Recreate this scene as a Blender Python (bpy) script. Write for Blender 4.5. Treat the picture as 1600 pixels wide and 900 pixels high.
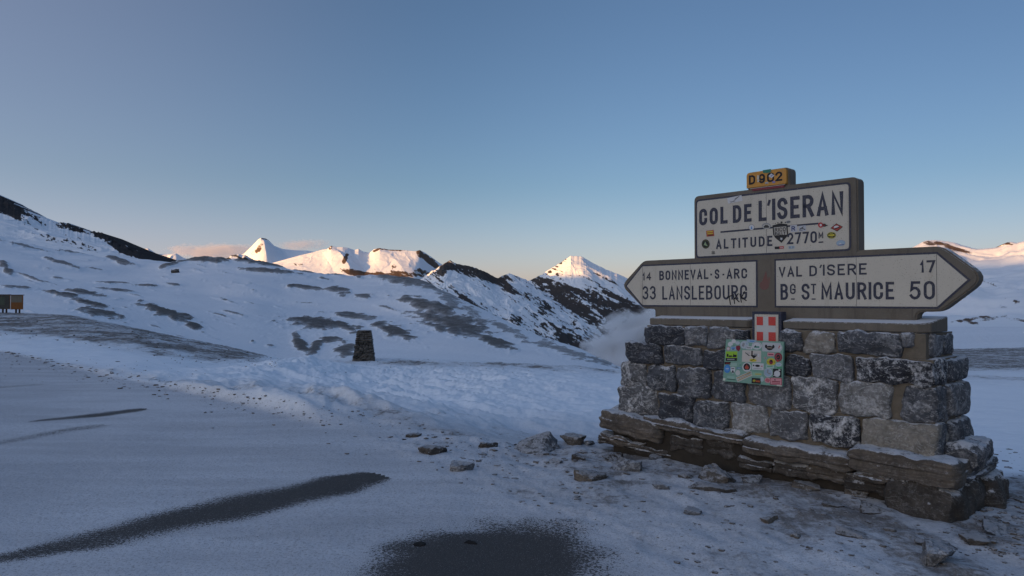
import bpy, bmesh, math, random
import numpy as np
from mathutils import Vector

R = math.radians
sc = bpy.context.scene
for o in list(bpy.data.objects):
    bpy.data.objects.remove(o)
COL = sc.collection

# ------------------------------------------------------------------ camera, sky, sun, exposure
F, U0, V0, PITCH, CZ = 1110.0, 800.0, 450.0, R(0.98), 1.65      # measured on the photograph (1600 x 900)
cam = bpy.data.cameras.new('camera')
cam.sensor_width = 36.0
cam.lens = 36.0 * F / 1600.0
cam.clip_start, cam.clip_end = 0.05, 90000.0
cam_o = bpy.data.objects.new('camera', cam)
COL.objects.link(cam_o)
cam_o.location = (0, 0, CZ)
cam_o.rotation_euler = (R(90) + PITCH, 0, 0)
sc.camera = cam_o

SUN_AZ, SUN_EL = R(-132), R(3.5)                                  # azimuth from +Y, negative is to the left
SUN = Vector((math.sin(SUN_AZ) * math.cos(SUN_EL), math.cos(SUN_AZ) * math.cos(SUN_EL), math.sin(SUN_EL)))
w = bpy.data.worlds.new('World')
sc.world = w
w.use_nodes = True
wt = w.node_tree
bg = wt.nodes['Background']
sky = wt.nodes.new('ShaderNodeTexSky')
sky.sky_type = 'NISHITA'
sky.sun_disc = False
sky.sun_elevation, sky.sun_rotation = SUN_EL + R(1.5), SUN_AZ
sky.altitude, sky.air_density, sky.dust_density, sky.ozone_density = 1500, 1.0, 2.5, 2.0
# extra sky brightness added overhead, out of frame, to lift the shaded ground
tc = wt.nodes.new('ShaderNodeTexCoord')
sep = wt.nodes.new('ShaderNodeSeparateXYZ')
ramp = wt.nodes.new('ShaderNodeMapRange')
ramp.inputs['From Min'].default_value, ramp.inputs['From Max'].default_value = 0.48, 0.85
overhead_fill = wt.nodes.new('ShaderNodeMix')
overhead_fill.data_type, overhead_fill.blend_type, overhead_fill.clamp_result = 'RGBA', 'ADD', False
overhead_fill.inputs[7].default_value = (0.42, 0.72, 1.30, 1)
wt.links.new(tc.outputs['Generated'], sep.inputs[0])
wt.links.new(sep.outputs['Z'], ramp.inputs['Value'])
wt.links.new(ramp.outputs[0], overhead_fill.inputs[0])
tint = wt.nodes.new('ShaderNodeMix')
tint.data_type, tint.blend_type, tint.clamp_result = 'RGBA', 'MULTIPLY', False
tint.inputs[0].default_value = 1.0
tint.inputs[7].default_value = (1.06, 0.99, 1.10, 1)
wt.links.new(sky.outputs[0], tint.inputs[6])
tr = wt.nodes.new('ShaderNodeMapRange')
tr.interpolation_type = 'SMOOTHSTEP'
tr.inputs['From Min'].default_value, tr.inputs['From Max'].default_value = 0.05, 0.75
tcol = wt.nodes.new('ShaderNodeMix')
tcol.data_type = 'RGBA'
tcol.inputs[6].default_value = (1.09, 1.04, 1.13, 1)
tcol.inputs[7].default_value = (0.86, 0.82, 0.92, 1)
wt.links.new(tr.outputs[0], tcol.inputs[0])
wt.links.new(tcol.outputs[2], tint.inputs[7])
# faint high cirrus in the left of the sky
cir = wt.nodes.new('ShaderNodeMapRange')
cir.interpolation_type = 'SMOOTHSTEP'
cir.inputs['From Min'].default_value, cir.inputs['From Max'].default_value = -0.05, -0.75
wt.links.new(sep.outputs['X'], cir.inputs['Value'])
cirmix = wt.nodes.new('ShaderNodeMix')
cirmix.data_type, cirmix.blend_type, cirmix.clamp_result = 'RGBA', 'ADD', False
cirmix.inputs[7].default_value = (0.72, 0.62, 0.72, 1)
wt.links.new(cir.outputs[0], cirmix.inputs[0])
wt.links.new(sep.outputs['X'], tr.inputs['Value'])
wt.links.new(tint.outputs[2], cirmix.inputs[6])
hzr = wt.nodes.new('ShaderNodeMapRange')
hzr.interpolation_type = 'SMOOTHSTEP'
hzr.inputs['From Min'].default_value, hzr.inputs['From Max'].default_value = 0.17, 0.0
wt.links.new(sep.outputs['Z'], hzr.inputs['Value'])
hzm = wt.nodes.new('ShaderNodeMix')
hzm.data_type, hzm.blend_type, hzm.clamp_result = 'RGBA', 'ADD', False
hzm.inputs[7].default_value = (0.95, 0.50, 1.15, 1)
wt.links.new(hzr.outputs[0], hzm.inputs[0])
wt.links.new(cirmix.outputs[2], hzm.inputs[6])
wt.links.new(hzm.outputs[2], overhead_fill.inputs[6])
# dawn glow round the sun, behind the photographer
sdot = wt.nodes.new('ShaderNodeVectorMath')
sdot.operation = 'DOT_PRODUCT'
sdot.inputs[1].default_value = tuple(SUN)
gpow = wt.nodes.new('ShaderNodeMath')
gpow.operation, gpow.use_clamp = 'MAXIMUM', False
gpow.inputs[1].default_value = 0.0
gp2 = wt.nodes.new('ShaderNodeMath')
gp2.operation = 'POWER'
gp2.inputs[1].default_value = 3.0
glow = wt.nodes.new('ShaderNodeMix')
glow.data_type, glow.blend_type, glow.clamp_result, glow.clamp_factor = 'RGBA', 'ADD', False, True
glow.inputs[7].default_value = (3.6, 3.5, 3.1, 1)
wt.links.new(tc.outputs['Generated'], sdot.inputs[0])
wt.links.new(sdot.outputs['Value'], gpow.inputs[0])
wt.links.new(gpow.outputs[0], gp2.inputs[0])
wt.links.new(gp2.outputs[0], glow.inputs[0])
wt.links.new(overhead_fill.outputs[2], glow.inputs[6])
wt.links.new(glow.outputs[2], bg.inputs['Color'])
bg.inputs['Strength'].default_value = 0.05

sun = bpy.data.lights.new('sun', 'SUN')
sun.energy, sun.angle, sun.color = 2.4, R(0.5), (1.0, 0.52, 0.17)
sun_o = bpy.data.objects.new('sun', sun)
COL.objects.link(sun_o)
sun_o.location = (-50, -40, 40)
sun_o.rotation_euler = SUN.to_track_quat('Z', 'Y').to_euler()

sc.view_settings.view_transform = 'Standard'
sc.view_settings.look = 'None'
sc.view_settings.gamma = 1
sc.view_settings.exposure = 1.64
sc.view_settings.use_curve_mapping = False
sc.render.engine = 'CYCLES'
sc.cycles.max_bounces = 6
sc.cycles.volume_bounces = 2
sc.cycles.volume_step_rate = 2.0
sc.cycles.volume_max_steps = 128
sc.cycles.use_denoising = True

# ------------------------------------------------------------------ noise (numpy)
_rng = np.random.RandomState(7)
_perm = np.concatenate([_rng.permutation(256)] * 3)
_g3 = _rng.normal(size=(256, 3))
_g3 /= np.linalg.norm(_g3, axis=1)[:, None]


def perlin(x, y, z=0.0, seed=0):
    x, y, z = np.broadcast_arrays(np.asarray(x, float), np.asarray(y, float), np.asarray(z, float))
    xi, yi, zi = np.floor(x).astype(int), np.floor(y).astype(int), np.floor(z).astype(int)
    xf, yf, zf = x - xi, y - yi, z - zi
    fu, fv, fw = [t * t * t * (t * (t * 6 - 15) + 10) for t in (xf, yf, zf)]
    def g(dx, dy, dz):
        h = _perm[(_perm[(_perm[(xi + dx + seed * 37) & 255] + yi + dy) & 255] + zi + dz) & 255]
        gr = _g3[h]
        return gr[..., 0] * (xf - dx) + gr[..., 1] * (yf - dy) + gr[..., 2] * (zf - dz)
    def lerp(a, b, t): return a + (b - a) * t
    return 1.5 * lerp(lerp(lerp(g(0, 0, 0), g(1, 0, 0), fu), lerp(g(0, 1, 0), g(1, 1, 0), fu), fv),
                      lerp(lerp(g(0, 0, 1), g(1, 0, 1), fu), lerp(g(0, 1, 1), g(1, 1, 1), fu), fv), fw)


def fbm(x, y, z=0.0, oct=4, seed=0, gain=0.5):
    s, a, f = 0.0, 1.0, 1.0
    for i in range(oct):
        s = s + a * perlin(np.asarray(x) * f, np.asarray(y) * f, np.asarray(z) * f + i * 7.3, seed + i)
        a *= gain
        f *= 2.03
    return s


def ridged(x, y, oct=4, seed=0, gain=0.5):
    s, a, f = 0.0, 1.0, 1.0
    for i in range(oct):
        s = s + a * (1 - 2 * np.abs(perlin(np.asarray(x) * f, np.asarray(y) * f, i * 3.1, seed + i)))
        a *= gain
        f *= 2.1
    return s


def sstep(a, b, x):
    t = np.clip((np.asarray(x, float) - a) / (b - a), 0, 1)
    return t * t * (3 - 2 * t)


def gsmooth(a, sig, axis):
    n = max(1, int(sig * 3))
    k = np.exp(-0.5 * (np.arange(-n, n + 1) / sig) ** 2)
    k /= k.sum()
    a = np.moveaxis(a, axis, -1)
    p = np.concatenate([np.repeat(a[..., :1], n, -1), a, np.repeat(a[..., -1:], n, -1)], -1)
    out = sum(k[i] * p[..., i:i + a.shape[-1]] for i in range(2 * n + 1))
    return np.moveaxis(out, -1, axis)


# ------------------------------------------------------------------ measuring helpers: a pixel of the photograph to a point of the place
CP, SP = math.cos(PITCH), math.sin(PITCH)


def ray(u, v):
    a, b = (u - U0) / F, (V0 - v) / F
    return np.array([a, CP - b * SP, SP + b * CP])


def at_dist(u, v, D):
    d = ray(u, v)
    return np.array([0, 0, CZ]) + d * (D / d[1])


def at_z(u, v, z=0.0):
    d = ray(u, v)
    return np.array([0, 0, CZ]) + d * ((z - CZ) / d[2])


def z_of(v, D):
    b = (V0 - np.asarray(v, float)) / F
    return CZ + D * (SP + b * CP) / (CP - b * SP)


def v_of(y, z):
    t = (z - CZ) / y
    b = (t * CP - SP) / (CP + t * SP)
    return V0 - F * b


# monument frame: x along the face (left to right), y into the wall, z up
MX = np.array([0.730, -0.684, 0.0])
_vp = (-240 - U0) / F
MX = np.array([-_vp, -1.0, 0]) / math.hypot(_vp, 1.0)
MY = np.array([-MX[1], MX[0], 0.0])
MO = np.array([3.25, 5.55, 0.0])


def face(u, v, off=0.0):
    d = ray(u, v)
    o = np.array([0, 0, CZ]) - MO
    t = (off - o @ MY) / (d @ MY)
    p = o + d * t
    return np.array([p @ MX, p[2]])                 # local x, z


def side_y(u, xl, v=600):
    d = ray(u, v)
    o = np.array([0, 0, CZ]) - MO
    t = (xl - o @ MX) / (d @ MX)
    p = o + d * t
    return p @ MY, p[2]


def m2w(p):
    p = np.asarray(p, float)
    return MO + p[..., :1] * MX + p[..., 1:2] * MY + p[..., 2:3] * np.array([0, 0, 1.0])


# ------------------------------------------------------------------ mesh helpers
def mk(name, verts, faces, mat=None, parent=None, attrs=None, smooth=True, mats=None, midx=None):
    me = bpy.data.meshes.new(name)
    verts = np.asarray(verts, np.float32)
    me.vertices.add(len(verts))
    me.vertices.foreach_set('co', verts.ravel())
    if isinstance(faces, np.ndarray):
        n, k = faces.shape
        loops = faces.ravel().astype(np.int32)
        starts = (np.arange(n) * k).astype(np.int32)
    else:
        ln = np.array([len(f) for f in faces])
        loops = np.concatenate([np.asarray(f) for f in faces]).astype(np.int32)
        starts = np.concatenate([[0], np.cumsum(ln)[:-1]]).astype(np.int32)
        n = len(faces)
    me.loops.add(len(loops))
    me.loops.foreach_set('vertex_index', loops)
    me.polygons.add(n)
    me.polygons.foreach_set('loop_start', starts)
    if smooth:
        me.polygons.foreach_set('use_smooth', np.ones(n, bool))
    for mm in (mats or ([mat] if mat else [])):
        me.materials.append(mm)
    if midx is not None:
        me.polygons.foreach_set('material_index', np.asarray(midx, np.int32))
    me.update(calc_edges=True)
    me.validate()
    for k, a in (attrs or {}).items():
        at = me.attributes.new(k, 'FLOAT', 'POINT')
        at.data.foreach_set('value', np.asarray(a, np.float32).ravel())
    o = bpy.data.objects.new(name, me)
    COL.objects.link(o)
    if parent:
        o.parent = parent
    return o


def bm_obj(name, bm, mat, parent=None, smooth=False):
    bmesh.ops.recalc_face_normals(bm, faces=bm.faces)
    me = bpy.data.meshes.new(name)
    bm.to_mesh(me)
    bm.free()
    me.materials.append(mat)
    if smooth:
        for p in me.polygons:
            p.use_smooth = True
    o = bpy.data.objects.new(name, me)
    COL.objects.link(o)
    if parent:
        o.parent = parent
    return o


def tag(o, label=None, cat=None, group=None, kind=None):
    if label: o['label'] = label
    if cat: o['category'] = cat
    if group: o['group'] = group
    if kind: o['kind'] = kind
    return o


def empty(name, loc=(0, 0, 0), rz=0.0):
    o = bpy.data.objects.new(name, None)
    o.empty_display_size = 0.2
    COL.objects.link(o)
    o.location = loc
    o.rotation_euler = (0, 0, rz)
    return o


def grid_faces(nr, nc, off=0):
    i = np.arange((nr - 1))[:, None] * nc + np.arange(nc - 1)[None]
    i = i.ravel() + off
    return np.stack([i, i + 1, i + 1 + nc, i + nc], 1)


# ------------------------------------------------------------------ materials
class N:
    def __init__(s, name):
        s.m = bpy.data.materials.new(name)
        s.m.use_nodes = True
        s.t = s.m.node_tree
        s.t.nodes.clear()
        s.out = s.t.nodes.new('ShaderNodeOutputMaterial')

    def n(s, kind, **kw):
        nd = s.t.nodes.new('ShaderNode' + kind)
        for k, v in kw.items():
            setattr(nd, k, v)
        return nd

    def l(s, a, b): s.t.links.new(a, b)

    def inp(s, nd, key, v):
        if v is None: return
        if hasattr(v, 'is_output'): s.l(v, nd.inputs[key])
        else: nd.inputs[key].default_value = v

    def pos(s): return s.n('NewGeometry').outputs['Position']
    def obj(s): return s.n('TexCoord').outputs['Object']
    def nz(s):
        x = s.n('SeparateXYZ'); s.l(s.n('NewGeometry').outputs['Normal'], x.inputs[0]); return x.outputs['Z']

    def attr(s, name):
        a = s.n('Attribute'); a.attribute_name = name; return a.outputs['Fac']

    def noise(s, vec, scale, detail=4, rough=0.55, dist=0.0, col=False):
        nd = s.n('TexNoise'); s.l(vec, nd.inputs['Vector'])
        nd.inputs['Scale'].default_value = scale; nd.inputs['Detail'].default_value = detail
        nd.inputs['Roughness'].default_value = rough; nd.inputs['Distortion'].default_value = dist
        return nd.outputs['Color' if col else 'Fac']

    def vor(s, vec, scale, feat='F1', out='Distance'):
        nd = s.n('TexVoronoi'); nd.feature = feat; s.l(vec, nd.inputs['Vector']); nd.inputs['Scale'].default_value = scale
        return nd.outputs[out]

    def scale(s, vec, xyz, rot=(0, 0, 0)):
        nd = s.n('Mapping'); s.l(vec, nd.inputs['Vector']); nd.inputs['Scale'].default_value = xyz; nd.inputs['Rotation'].default_value = rot
        return nd.outputs[0]

    def math(s, op, a, b=None, clamp=False):
        nd = s.n('Math', operation=op); nd.use_clamp = clamp
        s.inp(nd, 0, a); s.inp(nd, 1, b); return nd.outputs[0]

    def mr(s, v, a, b, c=0.0, d=1.0, smooth=True):
        nd = s.n('MapRange'); nd.interpolation_type = 'SMOOTHSTEP' if smooth else 'LINEAR'
        s.inp(nd, 'Value', v); s.inp(nd, 'From Min', a); s.inp(nd, 'From Max', b); s.inp(nd, 'To Min', c); s.inp(nd, 'To Max', d)
        return nd.outputs[0]

    def mix(s, f, a, b, mode='MIX'):
        nd = s.n('Mix'); nd.data_type = 'RGBA'; nd.blend_type = mode
        c4 = lambda c: c if hasattr(c, 'is_output') else (*c, 1.0) if len(c) == 3 else c
        s.inp(nd, 0, f); s.inp(nd, 6, c4(a)); s.inp(nd, 7, c4(b)); return nd.outputs[2]

    def bump(s, h, strength=0.5, dist=0.02, normal=None):
        nd = s.n('Bump'); s.l(h, nd.inputs['Height']); nd.inputs['Strength'].default_value = strength; nd.inputs['Distance'].default_value = dist
        if normal: s.l(normal, nd.inputs['Normal'])
        return nd.outputs[0]

    def done(s, col, rough=0.8, normal=None, spec=0.3, metal=0.0, **kw):
        b = s.n('BsdfPrincipled')
        s.inp(b, 'Base Color', (*col, 1.0) if isinstance(col, tuple) and len(col) == 3 else col)
        s.inp(b, 'Roughness', rough); s.inp(b, 'Specular IOR Level', spec); s.inp(b, 'Metallic', metal)
        if normal: s.l(normal, b.inputs['Normal'])
        s.l(b.outputs[0], s.out.inputs['Surface'])
        return s.m


SNOW = (0.80, 0.82, 0.86)


def mat_ground():
    m = N('wind_blown_snow_over_gravel_and_asphalt'); p = m.pos()
    g, a, road, thick = m.attr('gravel'), m.attr('bare'), m.attr('tarmac'), m.attr('thick')
    speck = m.noise(p, 46, 3, 0.8)
    speck2 = m.noise(p, 120, 2, 0.7)
    wind = m.noise(m.scale(p, (0.35, 1.8, 1), (0, 0, R(-43))), 1.2, 6, 0.62)
    broad = m.noise(p, 0.22, 3)
    sp = m.math('ADD', m.math('MULTIPLY', speck, 0.6), m.math('MULTIPLY', speck2, 0.4))
    spc = m.math('SUBTRACT', sp, 0.5)
    x = m.math('ADD', a, m.math('MULTIPLY', spc, 2.6))
    x = m.math('ADD', x, m.math('MULTIPLY', m.math('SUBTRACT', wind, 0.5), 0.5))
    bare = m.mr(x, 0.47, 0.67)
    # thin snow on the road and verge, packed snow in the trough
    thin = m.mr(m.math('ADD', m.math('MULTIPLY', wind, 0.55), m.math('MULTIPLY', broad, 0.45)), 0.36, 0.66)
    snow = m.mix(thin, (0.48, 0.49, 0.52), (0.64, 0.655, 0.69))
    snow = m.mix(m.mr(sp, 0.50, 0.40, 0, 0.62), snow, (0.20, 0.20, 0.21))
    packed = m.mix(m.noise(p, 5, 5, 0.65), (0.78, 0.83, 0.89), (0.86, 0.90, 0.95))
    snow = m.mix(thick, snow, packed)
    asp = m.mix(m.noise(p, 160, 3, 0.75), (0.034, 0.033, 0.033), (0.105, 0.099, 0.095))
    asp = m.mix(m.mr(speck2, 0.60, 0.70, 0, 0.5), asp, (0.40, 0.41, 0.43))
    col = m.mix(bare, snow, asp)
    # stony ground
    n1 = m.noise(p, 3.0, 6, 0.65)
    n2 = m.noise(p, 14, 5, 0.72)
    n3 = m.noise(p, 60, 3, 0.7)
    streak = m.noise(m.scale(p, (0.5, 2.6, 1), (0, 0, R(47))), 2.0, 6, 0.65)
    y = m.math('ADD', m.math('MULTIPLY', n1, 0.26), m.math('MULTIPLY', n2, 0.34))
    y = m.math('ADD', y, m.math('MULTIPLY', streak, 0.26))
    y = m.math('ADD', y, m.math('MULTIPLY', n3, 0.14))
    f1 = m.noise(m.scale(p, (1, 0.35, 1)), 0.9, 8, 0.78)
    y = m.math('ADD', m.math('MULTIPLY', y, 0.55), m.math('MULTIPLY', f1, 0.45))
    t = m.math('ADD', y, m.math('MULTIPLY', m.math('SUBTRACT', g, 0.5), 0.36))
    rock = m.mr(t, 0.505, 0.585, 0.0, 0.92)
    frost = m.mr(m.math('ADD', g, m.math('MULTIPLY', m.math('SUBTRACT', m.math('ADD', m.math('MULTIPLY', n1, 0.5), m.math('MULTIPLY', f1, 0.5)), 0.5), 0.9)), 0.38, 0.70)
    fcol = m.mix(m.noise(p, 6.5, 6, 0.8), (0.22, 0.215, 0.215), (0.56, 0.57, 0.60))
    col = m.mix(m.math('MULTIPLY', frost, 0.72), col, fcol)
    soil = m.mix(n2, (0.075, 0.064, 0.056), (0.20, 0.175, 0.155))
    soil = m.mix(m.mr(n3, 0.5, 0.68, 0, 0.55), soil, (0.42, 0.42, 0.44))
    gl = m.mr(g, 0.02, 0.14)
    col = m.mix(m.math('MULTIPLY', rock, gl), col, soil)
    lump = m.noise(m.scale(p, (0.45, 1.5, 1), (0, 0, R(-12))), 2.2, 7, 0.66)
    h = m.math('ADD', m.math('MULTIPLY', sp, 0.35), m.math('MULTIPLY', m.math('MULTIPLY', n2, g), 1.2))
    h = m.math('ADD', h, m.math('MULTIPLY', m.noise(p, 9, 4), 0.6))
    b1 = m.bump(h, 0.6, 0.03)
    b2 = m.bump(m.math('MULTIPLY', lump, thick), 0.40, 0.16, b1)
    return m.done(col, 0.92, b2, 0.15)


def mat_hill():
    m = N('hillside_snow_and_turf'); p = m.pos()
    pk = m.attr('patch')
    n1 = m.noise(p, 0.035, 6, 0.6)
    n2 = m.noise(p, 0.22, 7, 0.72)
    n3 = m.noise(m.scale(p, (1, 1, 3)), 0.9, 4, 0.7)
    x = m.math('ADD', pk, m.math('MULTIPLY', m.math('SUBTRACT', n1, 0.5), 0.45))
    x = m.math('ADD', x, m.math('MULTIPLY', m.math('SUBTRACT', n2, 0.5), 0.55))
    x = m.math('ADD', x, m.math('MULTIPLY', m.math('SUBTRACT', n3, 0.5), 0.35))
    n5 = m.noise(p, 1.6, 5, 0.8)
    x = m.math('ADD', x, m.math('MULTIPLY', m.math('SUBTRACT', n5, 0.5), 0.5))
    rock = m.mr(x, 0.42, 0.53, 0, 0.95)
    n4 = m.noise(p, 1.3, 5, 0.8)
    core_ = m.math('ADD', m.math('ADD', pk, m.math('MULTIPLY', m.math('SUBTRACT', n2, 0.5), 1.1)), m.math('MULTIPLY', m.math('SUBTRACT', n4, 0.5), 1.1))
    turf = m.mix(m.mr(core_, 0.42, 1.05), (0.33, 0.325, 0.33), (0.080, 0.070, 0.062))
    turf = m.mix(m.mr(n4, 0.60, 0.74, 0, 0.6), turf, (0.50, 0.51, 0.54))
    snow = m.mix(n1, (0.74, 0.76, 0.80), (0.84, 0.86, 0.90))
    col = m.mix(rock, snow, turf)
    h = m.math('ADD', m.math('MULTIPLY', n2, 0.6), m.math('MULTIPLY', n3, 0.4))
    return m.done(col, 0.9, m.bump(h, 0.5, 1.2), 0.15)


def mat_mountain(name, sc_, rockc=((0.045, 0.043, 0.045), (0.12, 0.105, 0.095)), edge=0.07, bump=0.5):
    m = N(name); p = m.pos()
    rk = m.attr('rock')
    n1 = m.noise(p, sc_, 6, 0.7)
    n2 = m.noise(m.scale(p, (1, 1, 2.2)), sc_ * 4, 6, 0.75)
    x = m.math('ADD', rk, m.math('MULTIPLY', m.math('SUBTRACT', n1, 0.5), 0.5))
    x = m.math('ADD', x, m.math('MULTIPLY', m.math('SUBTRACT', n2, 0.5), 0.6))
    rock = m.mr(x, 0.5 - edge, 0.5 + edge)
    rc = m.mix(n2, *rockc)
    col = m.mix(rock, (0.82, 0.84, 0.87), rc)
    h = m.math('MULTIPLY', n2, m.math('ADD', m.math('MULTIPLY', rock, 1.0), 0.12))
    return m.done(col, 0.9, m.bump(h, bump, 8.0), 0.1)


def mat_stone(name, dust=1.0, strata=False, warm=False):
    m = N(name); p = m.obj()
    oi = m.n('ObjectInfo')
    tone = oi.outputs['Color']
    vein_amt = oi.outputs['Alpha']
    off = m.n('VectorMath', operation='ADD'); m.l(p, off.inputs[0])
    cmb = m.n('CombineXYZ'); m.l(m.math('MULTIPLY', oi.outputs['Random'], 37.0), cmb.inputs[0]); m.l(m.math('MULTIPLY', oi.outputs['Random'], 91.0), cmb.inputs[1])
    m.l(cmb.outputs[0], off.inputs[1]); q = off.outputs[0]
    n1 = m.noise(q, 7, 5, 0.65, 0.4)
    n2 = m.noise(q, 38, 5, 0.75)
    n3 = m.noise(q, 150, 3, 0.7)
    mul = m.mr(m.math('ADD', m.math('MULTIPLY', n1, 0.6), m.math('MULTIPLY', n2, 0.4)), 0.32, 0.68, 0.62, 1.55)
    vm = m.n('VectorMath', operation='SCALE'); m.l(tone, vm.inputs[0]); m.l(mul, vm.inputs['Scale'])
    col = vm.outputs[0]
    # pale calcite veins and lichen / frost blotches
    wv = m.noise(m.scale(q, (2.2, 2.2, 4.6), (0.3, 0.5, 0.2)), 2.2, 6, 0.62, 1.2)
    vein = m.mr(m.math('ABSOLUTE', m.math('SUBTRACT', wv, 0.5)), 0.022, 0.0, 0, 0.75)
    blot = m.mr(m.math('ADD', m.math('MULTIPLY', m.noise(q, 6, 5, 0.7, 0.8), 0.62), m.math('MULTIPLY', n2, 0.38)), 0.49, 0.64)
    pale = m.math('MULTIPLY', m.math('MAXIMUM', m.math('MULTIPLY', vein, m.mr(n2, 0.38, 0.55)), m.math('MULTIPLY', blot, m.mr(vein_amt, 0.45, 1.0, 0.10, 0.95))), vein_amt, True)
    col = m.mix(pale, col, (0.58, 0.58, 0.585))
    col = m.mix(m.mr(n3, 0.62, 0.74, 0, 0.4), col, (0.4, 0.4, 0.41))
    if strata:
        st = m.noise(m.scale(q, (1.2, 1.2, 22)), 2.2, 5, 0.7)
        col = m.mix(m.mr(st, 0.42, 0.62, 0, 0.55), col, (0.05, 0.042, 0.036))
    # snow lying on upward faces
    nz = m.nz()
    sn = m.math('ADD', nz, m.math('MULTIPLY', m.math('SUBTRACT', m.math('ADD', m.math('MULTIPLY', n2, 0.5), m.math('MULTIPLY', m.noise(m.pos(), 12, 4, 0.7), 0.5)), 0.5), 2.4))
    col = m.mix(m.mr(sn, 0.66, 0.98, 0, 0.85 * dust), col, (0.60, 0.61, 0.64))
    h = m.math('ADD', m.math('MULTIPLY', n1, 0.8), m.math('MULTIPLY', n2, 0.5))
    h = m.math('ADD', h, m.math('MULTIPLY', n3, 0.12))
    return m.done(col, 0.85, m.bump(h, 0.9, 0.02), 0.25)


def mat_cairn():
    m = N('stacked_dark_schist'); p = m.obj()
    c_ = m.vor(m.scale(p, (4.5, 4.5, 10)), 1.0, 'F1', 'Color')
    sp = m.n('SeparateXYZ'); m.l(c_, sp.inputs[0])
    n2 = m.noise(p, 22, 5, 0.75)
    col = m.mix(m.mr(sp.outputs[0], 0.0, 1.0), (0.030, 0.026, 0.022), (0.125, 0.112, 0.098))
    col = m.mix(m.mr(n2, 0.45, 0.7, 0, 0.6), col, (0.028, 0.025, 0.022))
    sn = m.math('ADD', m.nz(), m.math('MULTIPLY', m.math('SUBTRACT', n2, 0.5), 1.5))
    col = m.mix(m.mr(sn, 0.7, 1.0, 0, 0.7), col, (0.55, 0.56, 0.59))
    return m.done(col, 0.9, m.bump(n2, 0.9, 0.03), 0.2)


def mat_concrete():
    m = N('weathered_concrete'); p = m.obj()
    n1, n2, n3 = m.noise(p, 3, 6, 0.7), m.noise(p, 45, 4, 0.7), m.noise(p, 170, 2, 0.7)
    drip = m.noise(m.scale(p, (9, 9, 0.8)), 1.6, 5, 0.7)
    col = m.mix(n1, (0.095, 0.082, 0.066), (0.175, 0.155, 0.128))
    col = m.mix(m.mr(drip, 0.50, 0.70, 0, 0.5), col, (0.075, 0.066, 0.056))
    col = m.mix(m.mr(n3, 0.58, 0.75, 0, 0.4), col, (0.28, 0.26, 0.23))
    sn = m.math('ADD', m.nz(), m.math('MULTIPLY', m.math('SUBTRACT', n2, 0.5), 0.7))
    col = m.mix(m.mr(sn, 0.62, 0.85, 0, 0.9), col, (0.68, 0.69, 0.72))
    h = m.math('ADD', m.math('MULTIPLY', n2, 0.7), m.math('MULTIPLY', n3, 0.4))
    return m.done(col, 0.9, m.bump(h, 0.5, 0.006), 0.2)


def mat_mortar():
    m = N('mortar'); p = m.obj()
    n2, n3 = m.noise(p, 20, 5, 0.7), m.noise(p, 120, 3, 0.7)
    col = m.mix(n2, (0.10, 0.084, 0.064), (0.20, 0.172, 0.136))
    sn = m.math('ADD', m.nz(), m.math('MULTIPLY', m.math('SUBTRACT', n2, 0.5), 1.4))
    col = m.mix(m.mr(sn, 0.55, 0.9, 0, 0.85), col, (0.62, 0.63, 0.66))
    h = m.math('ADD', n2, m.math('MULTIPLY', n3, 0.5))
    return m.done(col, 0.95, m.bump(h, 0.8, 0.015), 0.1)


def mat_enamel(name, c, speckle=0.0, rough=0.55, chips=0.0, spec=0.4):
    m = N(name); p = m.obj()
    n1, n2 = m.noise(p, 4, 5, 0.7), m.noise(p, 70, 3, 0.65)
    dark = tuple(x * 0.86 for x in c)
    col = m.mix(n1, dark, c)
    if speckle:
        v = m.math('ADD', m.noise(p, 120, 2, 0.55), m.math('MULTIPLY', m.noise(p, 5, 3), 0.14))
        col = m.mix(m.mr(v, 0.712, 0.752, 0, speckle), col, (0.09, 0.075, 0.06))
        stn = m.noise(m.scale(p, (14, 14, 1.2)), 1.0, 4, 0.6)
        col = m.mix(m.mr(stn, 0.56, 0.78, 0, 0.35), col, (0.26, 0.21, 0.15))
    if chips:
        col = m.mix(m.mr(m.noise(p, 130, 3, 0.7), 0.60, 0.68, 0, chips), col, (0.40, 0.38, 0.34))
    return m.done(col, rough, m.bump(n2, 0.1, 0.002), spec)


def mat_flat(name, c, rough=0.6, var=0.25, sc_=60):
    m = N(name); p = m.obj()
    n = m.noise(p, sc_, 3, 0.7)
    return m.done(m.mix(n, tuple(x * (1 - var) for x in c), tuple(min(1, x * (1 + var * 0.5)) for x in c)), rough, None, 0.3)


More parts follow.
